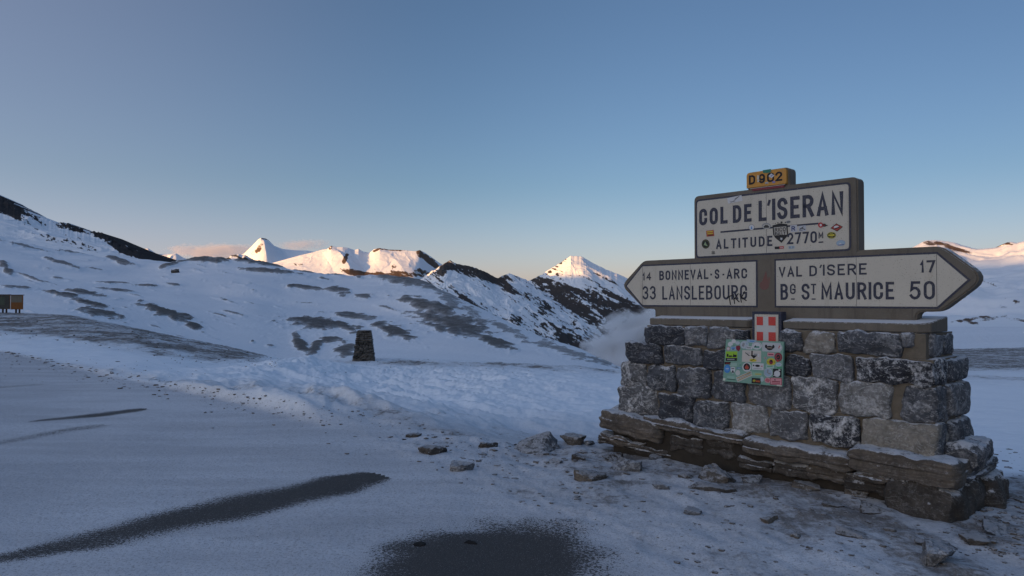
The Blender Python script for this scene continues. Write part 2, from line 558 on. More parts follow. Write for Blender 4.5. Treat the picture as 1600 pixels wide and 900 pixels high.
M = dict(ground=mat_ground(), hill=mat_hill(),
         glacier=mat_mountain('glacier_and_rock', 0.006, ((0.07, 0.045, 0.032), (0.17, 0.115, 0.08)), 0.10, 0.35),
         dark_mountain=mat_mountain('snow_streaked_rock', 0.008, ((0.040, 0.036, 0.036), (0.105, 0.088, 0.078)), 0.07, 0.6),
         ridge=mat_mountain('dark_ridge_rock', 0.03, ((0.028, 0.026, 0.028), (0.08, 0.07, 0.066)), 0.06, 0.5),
         stone=mat_stone('grey_schist_stone'), slab=mat_stone('layered_slab_stone', 1.0, True), rock=mat_stone('field_rock', 0.5, True),
         footing_fill=mat_flat('packed_earth_and_rubble', (.040, .033, .026), .95, .6, 14), clod=mat_flat('earth_clod', (.016, .014, .013), .95, .5, 40),
         cairn=mat_cairn(),
         concrete=mat_concrete(), mortar=mat_mortar(),
         cream=mat_enamel('cream_enamel', (0.50, 0.465, 0.395), 0.85),
         navy=mat_enamel('navy_paint', (0.022, 0.026, 0.050), 0, 0.5, 0.55),
         black=mat_flat('black_marker', (0.012, 0.012, 0.014)),
         yellow=mat_enamel('yellow_enamel', (0.50, 0.235, 0.035), 0.3, 0.5),
         red=mat_enamel('red_enamel', (0.50, 0.045, 0.035), 0, 0.5, 0.7),
         maroon=mat_enamel('maroon_enamel', (0.17, 0.018, 0.028), 0, 0.5, 0.5),
         white=mat_enamel('white_enamel', (0.50, 0.50, 0.49), 0.3),
         board_green=mat_enamel('scuffed_green_board', (0.17, 0.33, 0.26), 0, 0.5, 0.8))

# ------------------------------------------------------------------ terrain: one radial sheet, split into road, ground and hillside
K = {   # u: nine (distance, row of the photograph) knots going away from the camera
    -420: [(26, 533), (38, 513), (50, 496), (65, 476), (95, 474), (150, 450), (320, 390), (640, 315)],
    0: [(24, 545), (34, 520), (50, 498), (62, 488), (95, 490), (150, 474), (320, 430), (600, 377)],
    110: [(19, 566), (30, 534), (45, 505), (58, 490), (95, 494), (150, 482), (320, 440), (600, 395)],
    213: [(15.9, 584), (25, 552), (40, 520), (54, 512), (95, 516), (150, 505), (320, 450), (600, 407)],
    275: [(14.6, 595), (23, 565), (38, 535), (52, 525), (95, 530), (150, 520), (320, 455), (580, 407)],
    330: [(13.6, 604), (22, 580), (36, 547), (50, 535), (95, 540), (150, 530), (320, 462), (560, 403)],
    395: [(12.7, 613), (20, 592), (34, 560), (49, 549), (90, 556), (150, 540), (310, 468), (550, 409)],
    440: [(12.1, 620), (19, 602), (32, 574), (48, 560), (90, 566), (150, 548), (310, 478), (540, 414)],
    510: [(11.3, 630), (18, 615), (31, 582), (47, 561), (88, 564), (150, 548), (305, 486), (530, 425)],
    569: [(10.7, 640), (17, 631), (30, 587), (46, 557), (85, 560), (150, 546), (300, 490), (520, 429)],
    650: [(9.9, 654), (15, 648), (29, 592), (46, 558), (85, 562), (145, 550), (270, 498), (470, 433)],
    700: [(9.2, 668), (14, 663), (28, 594), (46, 560), (85, 566), (140, 554), (240, 508), (420, 453)],
    745: [(8.9, 677), (13.2, 671), (27, 597), (46, 562), (85, 568), (136, 557), (220, 520), (380, 478)],
    800: [(8.4, 690), (12.5, 682), (26, 599), (46, 565), (85, 572), (130, 562), (200, 538), (330, 502)],
    850: [(8.3, 692), (12.2, 684), (25.5, 601), (46, 568), (85, 576), (124, 566), (180, 548), (290, 528)],
    907: [(8.2, 693), (12, 686), (25, 603), (46, 572), (85, 581), (115, 572), (160, 560), (250, 545)],
    968: [(8.1, 695), (11.8, 688), (25, 605), (46, 579), (85, 590), (110, 583), (150, 578), (220, 572)],
    1100: [(7.8, 702), (11.5, 693), (25, 606), (46, 581), (85, 592), (110, 591), (150, 592), (220, 600)],
    1300: [(7.1, 722), (10, 708), (25, 602), (60, 562), (120, 550), (160, 555), (220, 575), (320, 590)],
    1440: [(6.7, 742), (9.2, 730), (25, 600), (70, 548), (200, 514), (260, 522), (320, 535), (450, 550)],
    1600: [(6.5, 750), (9, 738), (25, 600), (70, 542), (200, 506), (260, 514), (320, 525), (450, 545)],
    2100: [(6.5, 750), (9, 738), (25, 598), (70, 538), (200, 500), (260, 510), (320, 525), (450, 545)],
}
KD, KZ, KA = [], [], []
for u in sorted(K):
    a = (u - U0) / F
    th, cs = math.atan(a), math.cos(math.atan(a))
    kn = K[u]
    D = [0.3, 2.5] + [k[0] for k in kn]
    zz = [0, 0] + [float(z_of(k[1], k[0])) for k in kn]
    last, lz = D[-1], zz[-1]
    if u < 215:
        D += [last * 1.35, last * 2.6, 6000, 45000]; zz += [lz + 6, lz - 40, -500, -600]
    else:
        D += [last * 1.3, last * 2.4, 5000, 45000]; zz += [lz - 22, -150, -500, -600]
    KA.append(th); KD.append(np.log(np.array(D) / cs)); KZ.append(zz)
# behind the camera: the level pass
for th in (R(75), R(180), R(285)):
    D = [0.3, 2.5, 12, 20, 30, 60, 100, 160, 300, 600, 900, 1500, 6000, 45000]
    zz = [0, 0, 0.1, 0.3, 0.6, 1, 1, 0, -2, -5, -20, -100, -500, -600]
    KA.append(th); KD.append(np.log(np.array(D, float))); KZ.append(zz)
KA[:] = [k if k > -R(60) else k for k in KA]
ordr = np.argsort(KA)
KA, KD, KZ = np.array(KA)[ordr], np.array(KD)[ordr], np.array(KZ)[ordr]
TH_IN = np.linspace(R(-43), R(43), 1050)
TH_OUT = np.linspace(R(43), R(317), 130)[1:-1]
TH = np.concatenate([TH_IN, TH_OUT])
LR = np.concatenate([np.linspace(math.log(0.4), math.log(3.4), 25)[:-1], np.linspace(math.log(3.4), math.log(900), 640), np.linspace(math.log(900), math.log(45000), 30)[1:]])
kAx = np.concatenate([[KA[-1] - 2 * math.pi], KA, [KA[0] + 2 * math.pi]])
kDx = np.concatenate([KD[-1:], KD, KD[:1]])
kZx = np.concatenate([KZ[-1:], KZ, KZ[:1]])
Dc = np.stack([np.interp(TH, kAx, kDx[:, i]) for i in range(kDx.shape[1])], 1)
Zc = np.stack([np.interp(TH, kAx, kZx[:, i]) for i in range(kZx.shape[1])], 1)
Dc[:1050], Zc[:1050] = gsmooth(Dc[:1050], 9, 0), gsmooth(Zc[:1050], 9, 0)
HZ = np.stack([np.interp(LR, Dc[i], Zc[i]) for i in range(len(TH))], 1)       # rows: distance, columns: azimuth
HZ = gsmooth(HZ, 5, 0)
RR = np.exp(LR)[:, None]
GX, GY = RR * np.sin(TH)[None], RR * np.cos(TH)[None]


def line_x(y):      # the edge of the asphalt: x at a given y
    P = [at_z(u, v)[:2] for u, v in ((0, 548), (180, 588), (330, 618), (430, 642), (540, 678), (640, 712), (700, 742), (780, 784), (900, 838), (1000, 880), (1060, 905))]
    P = [(-26, 31)] + [tuple(p) for p in P] + [(2.6, 1.0), (4.0, -8.0), (5.0, -60.0)]
    P = sorted(P, key=lambda p: p[1])
    return np.interp(y, [p[1] for p in P], [p[0] for p in P])


road_d = line_x(GY) - GX                                           # >0 on the asphalt
near = sstep(80, 40, RR) * (GY > -30)
mid = sstep(7, 14, RR) * sstep(75, 45, RR)
GU = U0 + F * GX / np.maximum(GY, 0.3)
GV = v_of(np.maximum(GY, 0.3), HZ)
vis = GY > 0.5
onroad = sstep(-0.25, 0.25, road_d) * sstep(31, 26, RR)
# trough with wind-packed snow
tro = np.exp(-((GU - 620) / 330) ** 2) * sstep(565, 590, GV) * sstep(705, 670, GV) * vis * (1 - onroad) * sstep(9, 12, RR)
drift = ridged(GX * 0.55 + 0.35 * GY, GY * 0.30, 4, 3, 0.55) * 0.20 + fbm(GX * 1.9, GY * 0.9, 0, 3, 9) * 0.055
HZ = HZ + tro * drift
bank = np.exp(-((GU - 470) / 75) ** 2 - ((GV - 584) / 13) ** 2) * vis
HZ = HZ + bank * (0.20 + 0.20 * ridged(GX * 0.5, GY * 0.35, 3, 12))
gravel_band = np.maximum.reduce([
    (0.64 + .16 * fbm(GX * .25, GY * .2, 0, 4, 33)) * sstep(-3, 3, GV - np.interp(GU, [-400, 0, 110, 213, 330, 440, 480], [470, 486, 491, 511, 534, 559, 566])) * sstep(13, -13, GV + 9 * fbm(GU / 60, GV / 9, 0, 4, 37) - np.interp(GU, [-400, 0, 120, 200, 330, 440, 480], [512, 524, 534, 548, 568, 574, 574])) * sstep(470, 380, GU + 30 * fbm(GX * .2, GY * .2, 0, 3, 39)),
    (0.56 + .25 * fbm(GX * .3, GY * .1, 0, 4, 35)) * np.exp(-((GV - (570 + (GU - 700) * 0.03)) / 13) ** 2) * sstep(380, 470, GU),
    0.66 * sstep(1380, 1440, GU) * sstep(595, 570, GV) * sstep(300, 240, RR)]) * vis * sstep(22, 30, RR)
verge = sstep(0.35, -0.45, road_d) * sstep(9.6, 8.2, RR + (GX > 2) * 0.0) * (GY > 0.5)
edge_d = GV - np.interp(GU, [0, 150, 300, 430, 560, 700, 800, 930], [545, 575, 601, 620, 641, 672, 690, 694])
edge_belt = np.exp(-((edge_d - 3) / np.interp(GU, [0, 500, 800], [4, 12, 20])) ** 2) * vis * sstep(6.5, 8, RR) * sstep(30, 24, RR)
wall_d = np.maximum(0, -((GX - MO[0]) * MY[0] + (GY - MO[1]) * MY[1]))
wall_x = (GX - MO[0]) * MX[0] + (GY - MO[1]) * MX[1]
near_wall = np.exp(-wall_d / 1.1) * sstep(-4.6, -3.4, wall_x) * verge
gravel = np.maximum.reduce([gravel_band, 0.46 * verge + 0.18 * near_wall + 0.16 * verge * fbm(GX * 0.8, GY * 0.8, 0, 3, 31), 0.50 * edge_belt])
snowright = sstep(1440, 1500, GU) * sstep(750, 735, GV) * sstep(590, 610, GV) * vis
gravel = gravel * (1 - snowright)
gravel = np.clip(gravel, 0, 1)
# bumps
rough = verge * 0.022 + gravel_band * 0.09 + edge_belt * 0.03
HZ = HZ + rough * fbm(GX * 2.2, GY * 2.2, 0, 4, 21) + verge * 0.012 * ridged(GX * 3.1 + GY * 2.2, GY * 1.2 - GX, 3, 5)
HZ = HZ + (1 - onroad) * mid * 0.05 * fbm(GX * 0.6, GY * 0.6, 0, 3, 41)
HZ = HZ + onroad * 0.012 * fbm(GX * 0.5, GY * 0.5, 0, 2, 51)
hill_w = sstep(75, 130, RR) * sstep(1500, 800, RR)
HZ = HZ + hill_w * (fbm(GX * 0.016, GY * 0.016, 0, 3, 61) * 0.0048 * RR + fbm(GX * 0.10, GY * 0.10, 0, 4, 71) * 0.0004 * RR)
far_w = sstep(1200, 2500, RR)
HZ = HZ + far_w * fbm(GX * 0.0008, GY * 0.0008, 0, 4, 81) * 60
GV = v_of(np.maximum(GY, 0.3), HZ)

# bare asphalt: long wind-blown streaks and the patch at the photographer's feet
bare = np.zeros_like(GX)


def capsule(a, b, wdt, amt, fade=0.0):
    global bare
    a, b = at_z(*a)[:2], at_z(*b)[:2]
    d = b - a
    L = np.linalg.norm(d); d /= L
    t = ((GX - a[0]) * d[0] + (GY - a[1]) * d[1]) / L
    pr = np.abs((GX - a[0]) * -d[1] + (GY - a[1]) * d[0] + 0.10 * fbm(GX * 1.3, GY * 1.3, 0, 3, 91))
    tc_ = np.clip(t, 0, 1) ** 1.45
    prof = np.clip(np.sin(math.pi * tc_), 0, 1) ** 0.27
    amt = amt * (1 - fade * (1 - np.clip(t, 0, 1)))
    bare = np.maximum(bare, amt * sstep(1.9, 0.1, pr / np.maximum(wdt * prof, 1e-3)) * (prof > 0.02))


capsule((-30, 882), (596, 743), 0.36, 1.10, .36)
capsule((40, 660), (232, 639), 0.22, 0.80)
capsule((-60, 702), (165, 664), 0.22, 0.55)
capsule((-90, 612), (70, 600), 0.30, 0.50)
capsule((250, 605), (380, 560), 0.3, 0.3)
capsule((330, 842), (620, 812), 0.12, 0.40)
c = at_z(770, 905)[:2]
q = np.hypot((GX - c[0] - 0.05 * (GY - c[1])) / 0.78, (GY - c[1]) / 1.15) + 0.22 * fbm(GX * 1.6, GY * 1.6, 0, 4, 95)
bare = np.maximum(bare, sstep(1.55, 0.35, q) * 1.08)

# bare turf and rock on the hillside: (u, v, half length, half width, slope angle, strength)
PATCH = [(40, 386, 45, 2.5, 13, .7), (120, 395, 40, 2.2, 5, .7), (185, 408, 28, 4, 20, .8), (8, 419, 14, 6, 35, .9), (45, 434, 26, 1.7, 20, .7), (96, 412, 27, 3, 17, .8),
         (148, 421, 20, 2, 9, .6), (90, 436, 17, 1.7, 8, .7), (178, 443, 27, 1.7, 3, .8), (180, 454, 38, 1.9, 5, .8), (234, 448, 21, 1.8, 3, .8), (272, 446, 15, 1.6, 6, .7),
         (28, 450, 30, 2.2, 5, .8), (105, 463, 36, 4, 12, 1), (137, 460, 40, 3.5, 9, .9), (145, 477, 32, 5, 12, 1), (160, 491, 36, 6, 9, 1), (262, 491, 46, 7, 18, 1.1), (300, 508, 22, 6, 30, 1.1),
         (270, 414, 25, 3, -15, .9), (315, 406, 45, 5, 2, .95), (395, 411, 40, 3, 6, .9), (400, 424, 24, 2.5, 4, .7), (355, 471, 16, 2, 15, .7), (362, 489, 16, 2, 15, .7), (347, 494, 17, 1.6, 15, .7),
         (425, 425, 45, 4, 5, .85), (483, 425, 22, 4, 4, .8), (517, 425.5, 24, 5, 12, .85), (504, 436, 9, 2, 8, .7), (561, 434, 8, 2, 0, .7), (440, 416, 50, 3, 5, .8),
         (478, 451, 30, 3, 7, .9), (526, 455, 20, 6, 12, .85), (566, 464, 17, 4, 4, .8), (455, 449, 8, 3, 0, 1), (480, 474.6, 22, 1.9, 4, .6),
         (640, 440, 62, 9, 10, .8), (700, 465, 35, 13, 45, .58), (740, 492, 42, 9, 38, .56), (800, 519, 62, 8, 27, .56), (880, 548, 60, 8, 22, .56), (940, 566, 32, 5, 20, .6),
         (668, 478, 50, 9, 14, .9), (705, 506, 62, 17, 12, .95), (725, 507, 40, 12, 25, .4), (610, 484, 17, 3, 15, .7), (495, 506, 58, 9, 4, 1), (535, 511, 22, 6, 25, 1), (550, 494, 38, 4.5, 5, .85),
         (618, 519, 37, 9, 22, 1), (775, 538, 28, 8, 18, 1), (470, 540, 22, 9, 50, 1), (492, 545, 20, 8, -55, .95), (515, 532, 18, 5, -5, .95), (540, 548, 20, 10, -10, .95), (422, 541, 8, 2, 5, .7), (395, 535, 3, 1.5, 0, .8)]
patch = np.zeros_like(GX)
wob = 0.55 * fbm(GU / 22, GV / 6, 0, 5, 101, 0.6) + 0.25 * fbm(GX * .05, GY * .05, 0, 3, 103)
sel = vis & (RR > 70)
for (pu, pv, ru, rv, an, s) in PATCH:
    ca, sa = math.cos(R(an)), math.sin(R(an))
    du, dv = GU - pu, GV - pv
    e = np.hypot((du * ca + dv * sa) / ru, (-du * sa + dv * ca) / rv)
    patch = np.maximum(patch, s * sstep(1.55, 0.35, e + wob))
patch = np.maximum(patch, 0.52 * sstep(0.42, 0.8, fbm((GU * .97 + GV * .22) / 46, (GV - .22 * GU) / 3.6, 0, 4, 107)) * sstep(560, 430, GU + 0.5 * (GV - 400)))
patch = np.where(sel, patch, 0.30 * (RR > 300))
HZ = HZ + np.where(sel, patch, 0) * 0.0022 * RR * (0.6 + 0.8 * ridged(GX * 0.06, GY * 0.06, 3, 111))

nr, nc = HZ.shape
V = np.stack([GX, GY, HZ], -1)
faces = grid_faces(nr, nc)
wrap = np.arange(nr - 1) * nc + nc - 1
faces = np.concatenate([faces, np.stack([wrap, wrap - nc + 1, wrap + 1, wrap + nc], 1)])
fd = RR.ravel().repeat(nc)
fr = (road_d + 0.14 * fbm(GX * 0.9, GY * 0.9, 0, 3, 121)).ravel()
is_road = ((fr[faces] > 0).all(1)) & (fd[faces[:, 0]] < 27)
is_hill = (fd[faces[:, 0]] > 84) & ~is_road
Vf = V.reshape(-1, 3)


def submesh(name, mask, mat, attrs, extra_center=False):
    f = faces[mask]
    ids, inv = np.unique(f, return_inverse=True)
    o = mk(name, Vf[ids], inv.reshape(f.shape), mat, None, {k: a.ravel()[ids] for k, a in attrs.items()})
    return tag(o, kind='structure')


thick = np.clip(np.maximum.reduce([tro, bank, snowright, sstep(10, 17, RR) * (1 - onroad) * vis, sstep(60, 100, RR) + 0 * GX]), 0, 1) * (1 - 0.6 * gravel)
GA = dict(bare=bare, gravel=gravel, tarmac=onroad, thick=thick)
submesh('road', is_road, M['ground'], GA)
submesh('ground', ~is_road & ~is_hill, M['ground'], GA)
submesh('hillside', is_hill, M['hill'], dict(patch=patch))
# the few square decimetres right under the camera
mk('road_under_tripod', np.concatenate([[[0, 0, float(HZ[0].mean())]], V[0]]), [(0, 1 + (i + 1) % nc, 1 + i) for i in range(nc)], M['ground'], None, dict(bare=np.full(nc + 1, .8), gravel=np.zeros(nc + 1), thick=np.zeros(nc + 1), tarmac=np.ones(nc + 1)))
bpy.data.objects['road_under_tripod'].name = 'road.001'
tag(bpy.data.objects['road.001'], kind='structure')

THs = TH_IN


def ground_z(x, y):
    r, th = math.hypot(x, y), math.atan2(x, y)
    j = np.clip(np.searchsorted(TH_IN, th) - 1, 0, len(TH_IN) - 2)
    i = np.clip(np.searchsorted(LR, math.log(max(r, 0.41))) - 1, 0, len(LR) - 2)
    a = np.clip((th - TH_IN[j]) / (TH_IN[j + 1] - TH_IN[j]), 0, 1)
    b = np.clip((math.log(max(r, .41)) - LR[i]) / (LR[i + 1] - LR[i]), 0, 1)
    return float((HZ[i, j] * (1 - a) + HZ[i, j + 1] * a) * (1 - b) + (HZ[i + 1, j] * (1 - a) + HZ[i + 1, j + 1] * a) * b)


def ground_at(u, v, t0=3.0, t1=120):        # where the sight line through a pixel meets the ground
    d = ray(u, v)
    for t in np.exp(np.linspace(math.log(t0), math.log(t1), 1600)):
        p = np.array([0, 0, CZ]) + d * t
        if p[2] < ground_z(p[0], p[1]):
            return p
    return p


# ------------------------------------------------------------------ mountains
def interp_poly(P, u):
    P = sorted(P)
    return [np.interp(u, [p[0] for p in P], [p[i] for p in P]) for i in range(1, len(P[0]))]


def mountain(name, crest, foot, nu, nt, mat, p=1.25, relief=20, rfreq=0.004, stretch=0.35, spurs=(), rock=0.3, rblobs=(), rn=((30, 8, 20, 0.45),), back=600, crest_n=0.0, crest_f=0.16, seed=0, soft=0, rv=None):
    u0, u1 = min(c[0] for c in crest), max(c[0] for c in crest)
    u = np.linspace(u0, u1, nu)
    vc, dc = interp_poly(crest, u)
    vf, df = interp_poly(foot, u)
    if soft: vc, dc = gsmooth(vc, soft, 0), gsmooth(dc, soft, 0)
    vf, df = gsmooth(vf, 12, 0), gsmooth(df, 12, 0)
    vc = vc + crest_n * fbm(u * crest_f, seed * 3.3, 0, 4, seed, 0.65)
    t = np.linspace(0, 1, nt)[:, None]
    ds = gsmooth(dc, nu * .02, 0)
    D = df + (ds - df) * t + (dc - ds) * t ** 3
    zf, zc = z_of(vf, df), z_of(vc, dc)
    zs = np.minimum(gsmooth(zc, nu * .025, 0), zc + 40)
    prof = t ** p
    Z = zf + (zs - zf) * prof + (zc - zs) * t ** 5
    Vp = v_of(D, Z)
    Uu = np.broadcast_to(u, D.shape)
    X = (Uu - U0) / F * D
    mask = np.clip((1 - t) * 9, 0, 1) * np.clip(t * 6, 0, 1)
    rel = ridged(X * rfreq + 0.25 * fbm(X * rfreq * 2, D * rfreq * 2, 0, 2, seed + 5), D * rfreq * stretch, 5, seed, 0.5) - 0.35
    Z = Z + relief * rel * mask
    for (ua, va, ub, vb, wd, hh) in spurs:
        cu = ua + (ub - ua) * np.clip((Vp - va) / (vb - va), 0, 1)
        along = sstep(va - 6, va + 3, Vp) * sstep(vb + 14, vb - 4, Vp)
        Z = Z + hh * .45 * np.clip(1 - np.abs(Uu - cu) / wd, 0, 1) * along * sstep(0.0, .35, 1 - t)
    Z = np.minimum(Z, z_of(vc + 1.2 + 0 * D, D) + np.clip(t - .93, 0, 1) / .07 * 9e9)
    Vp = v_of(D, Z)
    rk = np.full(D.shape, float(rock))
    if rv is not None: rk = rk + np.interp(Vp, [a for a, b in rv], [b for a, b in rv])
    for (bu, bv, ru_, rv_, an, s) in rblobs:
        ca, sa = math.cos(R(an)), math.sin(R(an))
        du, dv = Uu - bu, Vp - bv
        rk = rk + s * sstep(1.5, 0.5, np.hypot((du * ca + dv * sa) / ru_, (-du * sa + dv * ca) / rv_))
    for k, (su, sv, an, am) in enumerate(rn):
        ca, sa = math.cos(R(an)), math.sin(R(an))
        rk = rk + am * fbm((Uu * ca + Vp * sa) / su, (-Uu * sa + Vp * ca) / sv, seed * 1.7 + k * 5, 5, seed + 9 + k, 0.6)
    # far side
    bt = np.array([0.12, 0.4, 1.0])[:, None]
    Db = dc + back * bt
    Zb = zc - (zc - zf) * np.array([0.08, 0.4, 1.1])[:, None]
    Xb = (Uu[:3] - U0) / F * dc + 0 * Db
    Vv = np.concatenate([np.stack([X, D, Z], -1), np.stack([Xb, Db, Zb], -1)])
    rk = np.concatenate([rk, np.repeat(rk[-1:], 3, 0)])
    o = mk(name, Vv.reshape(-1, 3), grid_faces(nt + 3, nu), mat, None, dict(rock=rk))
    return tag(o, kind='structure')


# dark ridge on the left, rising out of the picture into the massif that keeps the pass in shade
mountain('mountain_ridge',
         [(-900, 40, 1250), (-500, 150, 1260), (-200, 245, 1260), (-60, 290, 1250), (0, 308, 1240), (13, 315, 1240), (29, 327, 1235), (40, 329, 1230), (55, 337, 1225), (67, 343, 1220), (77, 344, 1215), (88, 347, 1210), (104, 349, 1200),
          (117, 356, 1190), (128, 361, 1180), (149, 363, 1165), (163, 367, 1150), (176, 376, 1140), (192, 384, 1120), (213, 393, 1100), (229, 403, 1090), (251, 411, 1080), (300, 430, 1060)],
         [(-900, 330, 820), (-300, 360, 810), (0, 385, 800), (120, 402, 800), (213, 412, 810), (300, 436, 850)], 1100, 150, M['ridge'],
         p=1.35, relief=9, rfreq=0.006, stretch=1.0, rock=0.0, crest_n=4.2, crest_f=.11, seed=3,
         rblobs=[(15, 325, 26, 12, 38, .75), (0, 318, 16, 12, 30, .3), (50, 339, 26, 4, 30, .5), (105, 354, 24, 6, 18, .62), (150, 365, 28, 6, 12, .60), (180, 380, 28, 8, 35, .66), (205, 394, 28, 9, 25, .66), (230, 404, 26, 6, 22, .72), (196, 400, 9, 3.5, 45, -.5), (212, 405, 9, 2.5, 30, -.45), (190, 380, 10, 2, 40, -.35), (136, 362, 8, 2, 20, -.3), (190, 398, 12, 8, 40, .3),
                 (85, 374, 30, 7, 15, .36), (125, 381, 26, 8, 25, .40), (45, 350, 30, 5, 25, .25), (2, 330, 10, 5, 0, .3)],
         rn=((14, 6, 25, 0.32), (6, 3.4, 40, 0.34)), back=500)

mountain('distant_peak',
         [(205, 392, 10500), (216, 389, 10500), (231, 388, 10500), (245, 397, 10500), (264, 397, 10500), (275, 396, 10500), (285, 402, 10500), (310, 412, 10500)],
         [(205, 430, 9800), (310, 430, 9800)], 90, 40, M['glacier'], relief=30, rfreq=0.003, rock=0.18, seed=5, spurs=[(233, 388, 246, 412, 16, 70)],
         rblobs=[(226, 396, 6, 3, 30, .2), (272, 400, 14, 2.5, 20, .2)])
mountain('dark_outcrop', [(335, 412, 5200), (353, 404, 5200), (362, 399, 5200), (371, 397, 5200), (384, 399, 5200), (392, 404, 5200), (410, 412, 5200)],
         [(335, 430, 4800), (410, 430, 4800)], 90, 30, M['dark_mountain'], relief=18, rfreq=0.006, rock=0.5, seed=6, crest_n=0.8)

# the pyramid peak and its snow shoulder
mountain('pyramid_peak',
         [(340, 412, 9400), (353, 405, 9400), (380, 397, 9300), (393, 384.5, 9250), (403, 374, 9200), (407, 371.5, 9200), (414, 372.5, 9250), (419, 375, 9280), (428, 384, 9350), (441, 389, 9400), (460, 391, 9400), (479, 391.5, 9400), (500, 395, 9400), (530, 402, 9400)],
         [(340, 432, 8500), (410, 430, 8500), (530, 430, 8500)], 260, 90, M['glacier'], p=1.1, relief=8, rfreq=0.002, rock=0.12, seed=8,
         spurs=[(409, 371, 416, 412, 34, 230)], rblobs=[(405, 386, 10, 4.5, 118, .42), (398, 394, 12, 3.5, -25, .25), (414, 373.5, 7, 1.3, 8, .5)], rn=((7, 3, 60, 0.16),))
# glacier front with its rocky foot, sunlit
mountain('glacier_mountain',
         [(415, 416, 8200), (425, 411, 8200), (450, 404, 8100), (470, 398.5, 8050), (490, 394, 8000), (503, 390, 8000), (511, 389, 7950), (517, 384, 7950), (526, 386, 7950), (535, 386, 7950), (543, 387, 7980), (553, 390.5, 8000), (560, 389, 8000), (567, 393, 8020), (577, 395, 8050),
          (585, 389, 8000), (593, 387.5, 7980), (600, 388.5, 7980), (607, 390, 7980), (631, 390.7, 7980), (649, 392.5, 7950), (656, 390.7, 7980), (665, 395.5, 8250), (676, 403, 8550), (687, 411, 8850), (705, 422, 9200), (730, 440, 9600)],
         [(415, 428, 7000), (540, 452, 6900), (640, 462, 6900), (660, 464, 7000), (690, 468, 7700), (730, 470, 8300)], 480, 140, M['glacier'], p=1.05, relief=13, rfreq=0.0016, stretch=0.6, rock=0.08, seed=11,
         spurs=[(521, 384, 546, 426, 24, 120), (602, 389, 640, 440, 34, 60), (655, 391, 690, 440, 20, 90), (476, 398, 470, 425, 30, 26)],
         rblobs=[(516, 387, 5, 3.5, 120, .5), (539, 404, 9, 4, 115, .6), (548, 400, 9, 2, 20, .25), (560, 389.5, 5, 1.5, 10, .4), (585, 392, 8, 2, -20, .45), (612, 390, 24, 2, 4, .5), (655, 396, 5, 8, -25, .6), (666, 404, 14, 4, 45, .6), (676, 410, 16, 6, 45, .5),
                 (615, 416, 7, 4, 15, .45), (465, 413, 9, 3, 10, .45), (548, 424, 18, 5, 8, .55), (565, 428, 24, 4, 5, .5), (600, 430, 26, 4, 4, .45), (630, 428, 22, 5, 8, .6), (660, 427, 16, 7, 20, .5), (590, 424, 12, 3, 20, .3), (645, 405, 14, 3, 30, .1)],
         rn=((9, 4, 35, 0.22), (4, 2.5, 60, 0.1)), back=900)
# dark ridge that falls to the right into the valley
mountain('dark_rock_ridge',
         [(640, 446, 6500), (660, 437, 6400), (676, 424, 6250), (690, 414, 6100), (703, 406.7, 6000), (709, 410, 6010), (716, 413, 6030), (732, 415.5, 6070), (742, 418, 6090), (753, 423, 6120), (764, 428, 6150), (775, 434, 6170), (780, 434, 6180), (788, 430, 6200), (796, 427, 6210), (804, 430, 6220), (812, 433, 6230), (821, 436.5, 6240),
          (836, 447, 6250), (852, 458, 6200), (870, 470, 6150), (890, 482, 6050), (912, 497, 5950), (935, 514, 5800), (958, 535, 5500), (980, 556, 5200), (1010, 590, 5000)],
         [(640, 470, 4900), (690, 480, 4300), (703, 490, 4150), (760, 530, 3900), (850, 575, 3700), (930, 600, 3600), (1010, 640, 3500)], 620, 260, M['dark_mountain'], p=1.0, relief=34, rfreq=0.004, stretch=0.45, rock=0.36, seed=17, crest_n=0.9,
         spurs=[(703, 407, 690, 440, 14, 110), (720, 414, 760, 470, 30, 40)],
         rblobs=[(740, 424, 46, 7, 14, .45), (780, 441, 34, 7, 28, .45), (694, 420, 16, 7, -45, .36), (700, 432, 8, 4, -30, -.3), (715, 440, 16, 12, 40, -.42), (745, 455, 34, 9, 35, -.42), (790, 470, 36, 8, 32, -.25), (800, 440, 22, 5, 20, .1), (815, 450, 30, 5, 25, -.25),
                 (720, 462, 24, 5, 45, .3), (745, 482, 22, 5, 40, .3), (770, 500, 26, 6, 35, .05), (830, 520, 50, 10, 28, .02), (900, 535, 60, 14, 25, .22), (940, 560, 50, 14, 25, .4), (880, 560, 60, 14, 25, .25), (975, 575, 40, 24, 25, .5), (840, 470, 30, 6, 30, .15)],
         rn=((26, 5, 33, 0.34), (9, 2.6, 36, 0.26)), back=700)
